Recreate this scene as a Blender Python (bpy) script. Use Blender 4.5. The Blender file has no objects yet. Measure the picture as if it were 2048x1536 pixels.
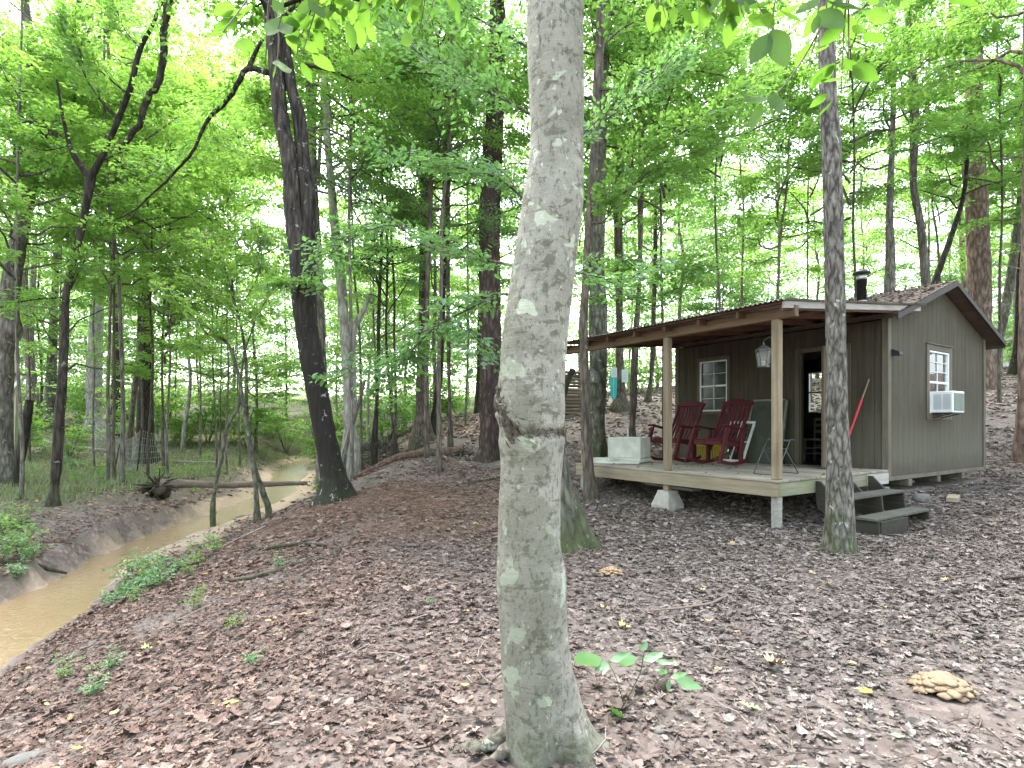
import bpy, math
import numpy as np
from mathutils import Vector

rng = np.random.default_rng(11)
SC = bpy.context.scene
COL = SC.collection
F, CX, HY, CZ = 1113.0, 1024.0, 850.0, 1.55      # focal length in photo pixels, horizon row, eye height


def P(px, py, Y):
    """point that the lens maps to photo pixel (px, py) at depth Y"""
    return np.array(((px - CX) / F * Y, Y, CZ - (py - HY) / F * Y))


# ------------------------------------------------------------------ noise
def _hash(ix, iy, iz, seed):
    h = (ix.astype(np.int64) * 374761393 + iy.astype(np.int64) * 668265263 + iz.astype(np.int64) * 2147483647 + seed * 1274126177) & 0xFFFFFFFF
    h = ((h ^ (h >> 13)) * 1274126177) & 0xFFFFFFFF
    h = h ^ (h >> 16)
    return (h & 0xFFFF) / 65535.0


def vnoise(p, seed=0):
    p = np.asarray(p, float)
    i = np.floor(p).astype(np.int64)
    f = p - i
    f = f * f * (3 - 2 * f)
    out = 0
    for dx in (0, 1):
        for dy in (0, 1):
            for dz in (0, 1):
                w = (f[..., 0] if dx else 1 - f[..., 0]) * (f[..., 1] if dy else 1 - f[..., 1]) * (f[..., 2] if dz else 1 - f[..., 2])
                out = out + w * _hash(i[..., 0] + dx, i[..., 1] + dy, i[..., 2] + dz, seed)
    return out * 2 - 1


def fbm(p, seed=0, oct=3):
    a, s, o = 1.0, 0, 0
    p = np.asarray(p, float)
    for k in range(oct):
        o = o + a * vnoise(p * (2 ** k), seed + k * 17)
        s += a
        a *= .5
    return o / s


def norm(v):
    v = np.asarray(v, float)
    return v / np.maximum(np.linalg.norm(v, axis=-1, keepdims=True), 1e-9)


# ------------------------------------------------------------------ mesh building
def make_mesh(name, verts, faces, mat, smooth=False, attrs=None):
    me = bpy.data.meshes.new(name)
    verts = np.asarray(verts, np.float32)
    me.vertices.add(len(verts))
    me.vertices.foreach_set('co', verts.ravel())
    starts, idx, n = [], [], 0
    for f in faces:
        f = np.asarray(f, np.int32)
        if not len(f):
            continue
        k = f.shape[1]
        starts.append(n + np.arange(len(f), dtype=np.int32) * k)
        idx.append(f.ravel())
        n += f.size
    idx = np.concatenate(idx)
    starts = np.concatenate(starts)
    me.loops.add(len(idx))
    me.loops.foreach_set('vertex_index', idx)
    me.polygons.add(len(starts))
    me.polygons.foreach_set('loop_start', starts)
    me.polygons.foreach_set('use_smooth', np.full(len(starts), smooth, bool))
    for k, v in (attrs or {}).items():
        v = np.asarray(v, np.float32)
        if v.ndim == 1:
            a = me.attributes.new(k, 'FLOAT', 'POINT')
            a.data.foreach_set('value', v)
        else:
            a = me.attributes.new(k, 'FLOAT_COLOR', 'POINT')
            a.data.foreach_set('color', np.concatenate([v, np.ones((len(v), 1), np.float32)], 1).ravel())
    me.update(calc_edges=True)
    me.validate()
    if mat:
        me.materials.append(mat)
    return me


class MB:
    """collects primitive shapes into one mesh"""

    def __init__(self):
        self.v, self.f, self.n, self.att = [], {}, 0, []

    def add(self, verts, faces, tint=None):
        verts = np.asarray(verts, float)
        for f in faces:
            f = np.asarray(f, np.int64)
            if len(f):
                self.f.setdefault(f.shape[1], []).append(f + self.n)
        self.v.append(verts)
        t = rng.random() if tint is None else tint
        self.att.append(np.broadcast_to(np.asarray(t, float), (len(verts),)))
        self.n += len(verts)

    def box(self, lo, hi, c=.006, R=None, at=None, tint=None):
        """chamfered box; R = 3x3 rotation applied about the origin, then moved to at"""
        lo, hi = np.minimum(lo, hi).astype(float), np.maximum(lo, hi).astype(float)
        c = min(c, *((hi - lo) * .3))
        V, ids = [], {}
        for sx in (0, 1):
            for sy in (0, 1):
                for sz in (0, 1):
                    s = (sx, sy, sz)
                    co = [hi[k] if s[k] else lo[k] for k in range(3)]
                    sg = [-1 if s[k] else 1 for k in range(3)]
                    for ax in range(3):       # vertex lying on the face of axis ax
                        q = list(co)
                        for k in range(3):
                            if k != ax:
                                q[k] += sg[k] * c
                        ids[(s, ax)] = len(V)
                        V.append(q)
        q4, t3 = [], []
        cs = [(a, b, d) for a in (0, 1) for b in (0, 1) for d in (0, 1)]
        for ax in range(3):
            u, w = [(1, 2), (2, 0), (0, 1)][ax]
            for sd in (0, 1):
                loop = []
                for (a, b) in ((0, 0), (1, 0), (1, 1), (0, 1)):
                    s = [0, 0, 0]
                    s[ax] = sd
                    s[u] = a
                    s[w] = b
                    loop.append(ids[(tuple(s), ax)])
                q4.append(loop if sd else loop[::-1])
        for s in cs:
            t = [ids[(s, 0)], ids[(s, 1)], ids[(s, 2)]]
            t3.append(t if (sum(s) % 2) else t[::-1])
        for ax in range(3):                   # edges along ax
            u, w = [(1, 2), (2, 0), (0, 1)][ax]
            for (a, b) in ((0, 0), (1, 0), (1, 1), (0, 1)):
                s0, s1 = [0, 0, 0], [0, 0, 0]
                s1[ax] = 1
                for s in (s0, s1):
                    s[u], s[w] = a, b
                s0, s1 = tuple(s0), tuple(s1)
                q = [ids[(s0, u)], ids[(s1, u)], ids[(s1, w)], ids[(s0, w)]]
                q4.append(q if (a == b) else q[::-1])
        V = np.array(V)
        if R is not None:
            V = V @ np.asarray(R).T
        if at is not None:
            V = V + np.asarray(at)
        self.add(V, [q4, t3], tint)

    def bar(self, p0, p1, w, d, up=(0, 0, 1), c=.005, tint=None):
        """square-section bar from p0 to p1; w across, d along up"""
        p0, p1 = np.asarray(p0, float), np.asarray(p1, float)
        z = norm(p1 - p0)
        x = np.cross(np.asarray(up, float), z)
        if np.linalg.norm(x) < 1e-4:
            x = np.cross((1, 0, 0), z)
        x = norm(x)
        y = np.cross(z, x)
        L = np.linalg.norm(p1 - p0)
        self.box((-w / 2, -d / 2, 0), (w / 2, d / 2, L), c, np.stack([x, y, z], 1), p0, tint)

    def tube(self, pts, rad, n=8, cap=True, tint=None):
        v, f = tube_arrays(pts, rad, n)
        k = len(pts)
        self.add(v, [f], tint)
        if cap:
            base = self.n - len(v)
            self.f.setdefault(n, []).append(np.array([[base + i for i in range(n)][::-1]]))
            self.f.setdefault(n, []).append(np.array([[base + (k - 1) * n + i for i in range(n)]]))

    def prism(self, poly, h0, h1, axis=2, tint=None):
        """extrude polygon (list of 2-D points) between h0 and h1 along axis"""
        n = len(poly)
        V = []
        for h in (h0, h1):
            for (a, b) in poly:
                V.append({2: (a, b, h), 1: (a, h, b), 0: (h, a, b)}[axis])
        q = [(i, (i + 1) % n, n + (i + 1) % n, n + i) for i in range(n)]
        self.add(V, [q], tint)
        base = self.n - 2 * n
        self.f.setdefault(n, []).append(np.array([[base + i for i in range(n)][::-1]]))
        self.f.setdefault(n, []).append(np.array([[base + n + i for i in range(n)]]))

    def lathe(self, prof, c=(0, 0, 0), n=20, tint=None):
        pts = np.array([(c[0], c[1], c[2] + z) for r, z in prof], float)
        a = np.arange(n) / n * 2 * np.pi
        V = np.concatenate([np.stack([c[0] + r * np.cos(a), c[1] + r * np.sin(a), np.full(n, c[2] + z)], 1) for r, z in prof])
        self.add(V, [grid_faces(len(prof), n)], tint)
        base = self.n - len(V)
        self.f.setdefault(n, []).append(np.array([[base + i for i in range(n)][::-1]]))
        self.f.setdefault(n, []).append(np.array([[base + (len(prof) - 1) * n + i for i in range(n)]]))

    def mesh(self, name, mat, smooth=False, off=None):
        v = np.concatenate(self.v)
        if off is not None:
            v = v - np.asarray(off)
        return make_mesh(name, v, [np.concatenate(x) for x in self.f.values()], mat, smooth, {'tint': np.concatenate(self.att)})


def grid_faces(k, n):
    i = np.arange(k - 1)[:, None] * n
    j = np.arange(n)[None, :]
    j2 = (j + 1) % n
    return np.stack([i + j, i + j2, i + n + j2, i + n + j], -1).reshape(-1, 4)


def tube_arrays(pts, rad, n, wobble=None):
    pts = np.asarray(pts, float)
    rad = np.broadcast_to(np.asarray(rad, float), (len(pts),))
    t = norm(np.gradient(pts, axis=0))
    ref = np.array((0., 1, 0)) if abs(t[0] @ np.array((0., 1, 0))) < .9 else np.array((1., 0, 0))
    x = []
    cur = ref
    for k in range(len(pts)):
        cur = norm(cur - t[k] * (cur @ t[k]))
        x.append(cur)
    x = np.array(x)
    y = np.cross(t, x)
    a = np.arange(n) / n * 2 * np.pi
    ring = x[:, None, :] * np.cos(a)[None, :, None] + y[:, None, :] * np.sin(a)[None, :, None]
    r = rad[:, None] * np.ones((1, n))
    V = pts[:, None, :] + ring * r[..., None]
    if wobble is not None:
        V = V + ring * wobble(V, ring, r)[..., None]
    return V.reshape(-1, 3), grid_faces(len(pts), n)


def resample(pts, vals, step):
    """smooth (Catmull-Rom) resampling of a polyline with per-point values"""
    pts = np.asarray(pts, float)
    vals = np.asarray(vals, float)
    d = np.r_[0, np.cumsum(np.linalg.norm(np.diff(pts, axis=0), axis=1))]
    m = max(3, int(d[-1] / step) + 1)
    s = np.linspace(0, d[-1], m)
    A = np.concatenate([pts, vals[:, None]], 1)
    T = np.gradient(A, d, axis=0)
    i = np.clip(np.searchsorted(d, s, 'right') - 1, 0, len(d) - 2)
    h = (d[i + 1] - d[i])[:, None]
    u = ((s - d[i])[:, None]) / h
    out = (2 * u**3 - 3 * u**2 + 1) * A[i] + (u**3 - 2 * u**2 + u) * h * T[i] + (-2 * u**3 + 3 * u**2) * A[i + 1] + (u**3 - u**2) * h * T[i + 1]
    return out[:, :3], np.maximum(out[:, 3], .001)


# ------------------------------------------------------------------ scene objects
def tag(o, label, cat, group=None, kind=None):
    if label:
        o['label'] = label
    if cat:
        o['category'] = cat
    if group:
        o['group'] = group
    if kind:
        o['kind'] = kind
    return o


def empty(name, label, cat, loc=(0, 0, 0), rz=0, group=None):
    o = bpy.data.objects.new(name, None)
    o.empty_display_size = .2
    o.location = [float(c) for c in loc]
    o.rotation_euler = (0, 0, rz)
    COL.objects.link(o)
    return tag(o, label, cat, group)


def obj(name, me, parent=None, loc=None, rz=0, scale=None):
    o = bpy.data.objects.new(name, me)
    COL.objects.link(o)
    if parent is not None:
        o.parent = parent
    if loc is not None:
        o.location = [float(c) for c in loc]
    if rz:
        o.rotation_euler = (0, 0, rz)
    if scale is not None:
        o.scale = scale
    return o


def part(name, mb, mat, parent, smooth=False, off=None):
    return obj(name, mb.mesh(name, mat, smooth, off), parent)


def copy_tree(o, parent=None):
    c = o.copy()
    COL.objects.link(c)
    if parent is not None:
        c.parent = parent
    for ch in list(o.children):
        copy_tree(ch, c)
    return c


# ------------------------------------------------------------------ materials
class NT:
    def __init__(self, name):
        self.m = bpy.data.materials.new(name)
        self.m.use_nodes = True
        self.t = self.m.node_tree
        self.t.nodes.clear()
        self.out = self.n('ShaderNodeOutputMaterial')

    def n(self, typ, **kw):
        nd = self.t.nodes.new(typ)
        for k, v in kw.items():
            if k.startswith('i_'):
                key = k[2:]
                key = int(key) if key.isdigit() else key.replace('_', ' ')
                self.put(nd.inputs[key], v)
            else:
                setattr(nd, k, v)
        return nd

    def put(self, sock, v):
        if isinstance(v, bpy.types.NodeSocket):
            self.t.links.new(v, sock)
        elif isinstance(v, (tuple, list)) and sock.type == 'RGBA' and len(v) == 3:
            sock.default_value = (*v, 1)
        else:
            sock.default_value = v

    def noise(self, vec, scale, detail=4, rough=.6, dist=0):
        return self.n('ShaderNodeTexNoise', i_Vector=vec, i_Scale=scale, i_Detail=detail, i_Roughness=rough, i_Distortion=dist).outputs['Fac']

    def ramp(self, fac, stops, interp='LINEAR'):
        r = self.n('ShaderNodeValToRGB', i_Fac=fac)
        r.color_ramp.interpolation = interp
        e = r.color_ramp.elements
        while len(e) < len(stops):
            e.new(.5)
        for k, (p, c) in enumerate(stops):
            e[k].position = p
            e[k].color = (*c, 1) if isinstance(c, (tuple, list)) else (c, c, c, 1)
        return r.outputs['Color']

    def mix(self, fac, a, b, mode='MIX'):
        x = self.n('ShaderNodeMix', data_type='RGBA', blend_type=mode)
        self.put(x.inputs[0], fac)
        self.put(x.inputs[6], a)
        self.put(x.inputs[7], b)
        return x.outputs[2]

    def math(self, op, a, b=0.0, clamp=False):
        x = self.n('ShaderNodeMath', operation=op, use_clamp=clamp)
        self.put(x.inputs[0], a)
        self.put(x.inputs[1], b)
        return x.outputs[0]

    def vec(self, scale=(1, 1, 1), kind='Object'):
        tc = self.n('ShaderNodeTexCoord')
        return self.n('ShaderNodeMapping', i_Vector=tc.outputs[kind], i_Scale=scale).outputs[0]

    def attr(self, name, what='Fac'):
        return self.n('ShaderNodeAttribute', attribute_name=name).outputs[what]

    def rand(self):
        return self.n('ShaderNodeObjectInfo').outputs['Random']

    def bump(self, h, strength=.3, dist=.02, normal=None):
        b = self.n('ShaderNodeBump', i_Height=h, i_Strength=strength, i_Distance=dist)
        if normal is not None:
            self.put(b.inputs['Normal'], normal)
        return b.outputs[0]

    def principled(self, color, rough=.7, normal=None, spec=.3, metal=0.0, **kw):
        p = self.n('ShaderNodeBsdfPrincipled')
        self.put(p.inputs['Base Color'], color)
        self.put(p.inputs['Roughness'], rough)
        self.put(p.inputs['Specular IOR Level'], spec)
        self.put(p.inputs['Metallic'], metal)
        if normal is not None:
            self.put(p.inputs['Normal'], normal)
        for k, v in kw.items():
            self.put(p.inputs[k.replace('_', ' ')], v)
        self.t.links.new(p.outputs[0], self.out.inputs[0])
        return self.m


def bark(name, dark, light, sx=14, sz=2.5, lichen=0.0, lichen_col=(.42, .46, .38), moss=0.0, bump=.5, wet=0.0, lo=.35, hi=.65, rowfac=0.0):
    t = NT(name)
    v = t.vec((sx, sx, sz))
    n1 = t.noise(v, 1, 6, .65, .4)
    vor = t.n('ShaderNodeTexVoronoi', feature='DISTANCE_TO_EDGE', i_Vector=v, i_Scale=.8).outputs['Distance']
    h = t.math('ADD', t.math('MULTIPLY', n1, .8), t.math('MULTIPLY', t.math('MINIMUM', vor, .35), .6))
    col = t.ramp(h, [(lo, dark), (hi, light)])
    o = t.vec((1, 1, 1))
    big = t.noise(o, 1.3, 3)
    col = t.mix(t.ramp(big, [(.35, .0), (.7, .35)]), col, tuple(c * .45 for c in dark))
    # every tree of a kind is a little lighter or darker than the next
    col = t.mix(1.0, col, t.ramp(t.rand(), [(0, .75), (1, 1.25)]), 'MULTIPLY')
    if wet:
        z = t.n('ShaderNodeSeparateXYZ', i_0=o).outputs[2]
        w = t.math('ADD', z, t.math('MULTIPLY', t.noise(o, 2.0, 4), 3.0))
        col = t.mix(t.ramp(t.math('DIVIDE', w, 12.0), [(.36, wet), (.62, 0.0)]), col, (.018, .015, .013))
    if lichen:
        l = t.noise(t.vec((1, 1, .8)), 7, 5, .7, .6)
        col = t.mix(t.ramp(l, [(.66 - lichen * .25, 0.0), (.70 - lichen * .25, .85)]), col, lichen_col)
    if moss:
        z = t.n('ShaderNodeSeparateXYZ', i_0=o).outputs[2]
        m = t.math('SUBTRACT', t.math('MULTIPLY', t.noise(o, 5, 5), 1.6), t.math('MULTIPLY', z, .55))
        col = t.mix(t.ramp(m, [(.45, 0.0), (.85, moss)]), col, (.055, .075, .022))
    return t.principled(col, .85, t.bump(h, bump, .03), spec=.2)


def wood(name, dark, light, axis=2, rough=.75, scale=1.0, tintamt=.35, stain=None):
    """sawn timber: grain along axis, per-board tint"""
    t = NT(name)
    s = [22 * scale] * 3
    s[axis] = 1.2 * scale
    g = t.noise(t.vec(tuple(s)), 1, 5, .6, .5)
    col = t.ramp(g, [(.3, dark), (.7, light)])
    tint = t.ramp(t.attr('tint'), [(0, 1 - tintamt), (1, 1 + tintamt * .4)])
    col = t.mix(1.0, col, tint, 'MULTIPLY')
    blot = t.noise(t.vec(), 2.2, 5)
    col = t.mix(t.ramp(blot, [(.45, 0.0), (.75, .5)]), col, stain or tuple(c * .6 for c in dark))
    return t.principled(col, rough, t.bump(g, .25, .006), spec=.25)


def paint(name, col, rough=.5, var=.15, scale=4, spec=.4, metal=0.0, dirt=None, bump=.05):
    t = NT(name)
    n = t.noise(t.vec(), scale, 5)
    c = t.mix(t.ramp(n, [(.35, 0.0), (.75, 1.0)]), col, dirt or tuple(x * (1 - var * 2.2) for x in col))
    return t.principled(c, rough, t.bump(n, bump, .01), spec, metal)


def leafmat(name, d0, d1, t0, t1, amt=.55, gloss=.06):
    """thin leaf: reflects one green and lets a brighter one through; tint varies leaf to leaf"""
    t = NT(name)
    a = t.attr('tint')
    ob = t.rand()
    f = t.math('ADD', t.math('MULTIPLY', a, .75), t.math('MULTIPLY', ob, .25))
    dc = t.mix(f, d0, d1)
    tc = t.mix(f, t0, t1)
    dif = t.n('ShaderNodeBsdfDiffuse', i_Color=dc).outputs[0]
    tr = t.n('ShaderNodeBsdfTranslucent', i_Color=tc).outputs[0]
    m = t.n('ShaderNodeMixShader', i_0=amt, i_1=dif, i_2=tr).outputs[0]
    g = t.n('ShaderNodeBsdfGlossy', i_Color=(.8, .9, .9), i_Roughness=.42).outputs[0]
    m = t.n('ShaderNodeMixShader', i_0=gloss, i_1=m, i_2=g).outputs[0]
    t.t.links.new(m, t.out.inputs[0])
    return t.m


M = {}
M['oak'] = bark('oak_bark', (.014, .011, .010), (.095, .080, .070), 15, 2.2, .16, (.30, .32, .29), .2, .9, .9)
M['pine'] = bark('pine_bark', (.034, .024, .021), (.15, .105, .09), 13, 3.2, .03, moss=.1, bump=.9, lo=.4, hi=.8)
M['redpine'] = bark('red_pine_bark', (.10, .066, .054), (.34, .24, .20), 9, 2.6, .08, (.36, .33, .30), bump=.6)
M['grey'] = bark('grey_bark', (.070, .061, .053), (.24, .215, .19), 12, 2.6, .22, (.32, .33, .29), .45, .5)
M['dark'] = bark('dark_bark', (.016, .013, .011), (.07, .056, .047), 13, 2.4, .10, (.22, .24, .20), .3, .6)
M['brown'] = bark('brown_bark', (.048, .038, .031), (.17, .14, .115), 14, 3.0, .10, (.25, .24, .21), .3, .5)
M['pale'] = bark('pale_bark', (.17, .155, .14), (.40, .375, .345), 8, 2.4, .25, (.46, .47, .43), .35, .4)
M['mossy'] = bark('mossy_bark', (.040, .040, .028), (.16, .15, .115), 13, 4.5, .22, (.26, .28, .20), .6, .8)
M['scaly'] = bark('scaly_bark', (.045, .040, .034), (.30, .275, .245), 22, 6.5, .15, (.40, .40, .36), .6, .9, lo=.36, hi=.72)
# ------------------------------------------------------------------ terrain
# heights known at places: bases of trees and posts, the bank, the hillside
CTRL = [(0, 0, 0), (0, 2.6, 0), (-1.2, 2.6, 0), (2.5, 2.4, .05), (4.5, 3.0, .12), (5.2, 5.5, .2), (-3.2, 3.5, -.60), (-1.8, 5.2, -.02),
        (-3.4, 5.4, -.38), (-2.3, 8.2, .06), (-3.6, 8.0, -.25), (-4.5, 8.2, -.55), (-4.2, 10.6, -.10), (-5.3, 11.5, -.5), (-2.0, 10.5, .22), (0, 9.5, .2), (0.7, 6.8, .05), (3.85, 6.55, .05),
        (3.7, 7.85, .10), (5.5, 8.1, .0), (6.7, 8.7, .16), (2.45, 9.5, .14), (1.4, 11.2, .22), (6.5, 9.5, .33), (8.6, 10.6, .34), (10.2, 12.0, .38), (8.2, 15.5, .9),
        (5, 15, .85), (2.6, 13.4, .9), (6.2, 25, 2.67), (4.0, 20, 1.9), (8, 40, 4.0), (13.5, 16, 1.41), (22, 25, 3.7), (30, 25, 4.2), (26, 40, 5.0), (16, 30, 3.8), (12, 22, 2.5),
        (11, 6, .6), (16, 10, 1.0), (-.62, 15, .61), (-1.78, 16, 1.0), (-3.2, 20, 1.14), (-5.1, 18, .9), (-2.5, 31, 2.05), (-5.2, 22, 1.25), (-6.5, 30, 1.5),
        (-3.45, 11, .067), (-8, 24, .0), (0, 45, 3.2), (-10, 45, 2.2), (-9, 36, .8), (20, 60, 6), (0, 70, 5), (-30, 70, 5), (-60, 60, 6), (60, 60, 8), (50, 25, 6), (40, 5, 3),
        (-15.4, 17, -.3), (-10.6, 12.9, -.3), (-10.5, 9.5, -.45), (-14, 12, -.25), (-11.5, 20, -.35), (-19.5, 30, -.25), (-13, 26, -.4), (-26, 35, .9), (-23, 33, .3), (-30, 36, 1.4), (-20, 45, 1.6), (-40, 20, 1.0),
        (-30, 10, .3), (-9.5, 4, -.4), (-12, -5, -.3), (-6, -6, -.9), (0, -10, 0), (12, -10, .5), (-40, -10, 1), (40, -15, 2), (0, 160, 9), (-160, 100, 9), (160, 100, 14), (0, -60, 2), (120, -40, 5), (-120, -40, 4),
        (-160, 20, 5), (160, 20, 10)]
CTRL = np.array(CTRL, float)


def _phi(r2):
    return np.where(r2 > 1e-9, .5 * r2 * np.log(np.maximum(r2, 1e-9)), 0)


_D = ((CTRL[:, None, :2] - CTRL[None, :, :2]) ** 2).sum(-1)
_n = len(CTRL)
_A = np.zeros((_n + 3, _n + 3))
_A[:_n, :_n] = _phi(_D) + np.eye(_n) * .6
_A[:_n, _n] = 1
_A[:_n, _n + 1:] = CTRL[:, :2]
_A[_n:, :_n] = _A[:_n, _n:].T
_W = np.linalg.solve(_A, np.r_[CTRL[:, 2], 0, 0, 0])

ZW = -1.0                                  # level of the creek water
CREEK = np.array([(-5.4, 1.0), (-5.8, 3.5), (-6.25, 5.6), (-6.8, 8.1), (-7.5, 10.0), (-8.0, 12.3), (-8.25, 14.5), (-8.4, 16.7), (-9.0, 21), (-10.3, 25), (-11.6, 29), (-13.5, 34), (-15, 42)], float)
HALF = np.array([1.1, 1.1, 1.0, .75, .60, .62, .68, .72, .8, .9, 1.0, 1.0, 1.0])
_cs, _cw = resample(np.c_[CREEK, np.zeros(len(CREEK))], HALF, .4)
_cs = _cs[:, :2]
_ct = norm(np.gradient(_cs, axis=0))


def creek_dist(x, y):
    """signed distance from the creek's centre line (positive = this bank, the side of the cabin), and its half width"""
    p = np.stack([np.asarray(x, float).ravel(), np.asarray(y, float).ravel()], 1)
    d = np.empty(len(p))
    w = np.empty(len(p))
    for a in range(0, len(p), 20000):
        q = p[a:a + 20000]
        r = q[:, None, :] - _cs[None]
        i = (r ** 2).sum(-1).argmin(1)
        rr = r[np.arange(len(q)), i]
        cr = rr[:, 0] * _ct[i, 1] - rr[:, 1] * _ct[i, 0]
        d[a:a + 20000] = np.sign(cr) * np.linalg.norm(rr, axis=1)
        w[a:a + 20000] = _cw[i]
    s = np.shape(x)
    return d.reshape(s), w.reshape(s)


def hgt(x, y):
    x = np.asarray(x, float)
    y = np.asarray(y, float)
    q = np.stack([x.ravel(), y.ravel()], 1)
    z = np.empty(len(q))
    for a in range(0, len(q), 40000):
        b = q[a:a + 40000]
        z[a:a + 40000] = _phi(((b[:, None] - CTRL[None, :, :2]) ** 2).sum(-1)) @ _W[:_n] + _W[_n] + b @ _W[_n + 1:]
    z = z.reshape(x.shape)
    p = np.stack([x, y, np.zeros_like(x)], -1)
    d, w = creek_dist(x, y)
    ad = np.abs(d) + (.36 * fbm(p * 1.1, 5) + .16 * fbm(p * 3.3, 6, 2)) * (d < 0) + .15 * fbm(p * .9, 8) * (d > 0)
    e = np.maximum(ad - w, 0)
    bed = ZW - .22 * np.clip((w - ad) / .5, 0, 1)
    fw = np.interp(y, [8.2, 11], [.15, 1.15])
    bank = np.where(d > 0, bed + .06 * np.minimum(e, fw) + .46 * np.maximum(e - fw, 0), bed + np.minimum(e * 2.6, .45) * np.interp(y, [13, 17], [1, .3]) + .18 * e + .3 * np.maximum(e - .8, 0))
    k = .10
    t = np.clip(.5 + .5 * (bank - z) / k, 0, 1)
    z = z * t + bank * (1 - t) - k * t * (1 - t)
    z = z + .035 * fbm(p * .7, 3) + .012 * fbm(p * 3.1, 4, 2)
    return z


def hz(x, y):
    return float(hgt(np.array([x]), np.array([y]))[0])


def hnorm(x, y, e=.15):
    zx = (hgt(x + e, y) - hgt(x - e, y)) / (2 * e)
    zy = (hgt(x, y + e) - hgt(x, y - e)) / (2 * e)
    return norm(np.stack([-zx, -zy, np.ones_like(zx)], -1))


def masks(x, y):
    """sand along the creek, bare earth on the far bank's face, grass on the flat beyond, red pine straw below the pine"""
    p = np.stack([x, y, np.zeros_like(x)], -1)
    d, w = creek_dist(x, y)
    nz = fbm(p * .8, 21)
    sand = np.clip((w + np.interp(y, [8.2, 11], [-.12, .95]) + .35 * nz - d) / np.interp(y, [8, 11], [.25, .5]), 0, 1) * (d > 0) + np.clip((w + np.interp(y, [13, 17], [-.12, .35]) + .25 * nz + d) / .2, 0, 1) * (d <= 0)
    straw = .85 * np.clip(1.15 - np.hypot((x + 2.0) / 2.9, (y - 10.0) / 2.6) + .7 * nz, 0, 1) * (d > 2.2)
    grass = np.clip(1.3 - np.hypot((x + 17.5) / 9.5, (y - 23.5) / 8.0) + .6 * nz, 0, 1) * (d < -2.6)
    grass = np.maximum(grass, np.clip(.75 + .7 * nz, 0, 1) * np.clip((-d - 1.5) / 1.2, 0, 1) * np.clip((y - 11.5) / 2, 0, 1) * (y < 36))
    grass = np.maximum(grass, np.clip((y - 33) / 6, 0, 1) * np.clip(.6 + nz, 0, 1) * (x < 8))
    return sand, straw, grass


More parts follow.
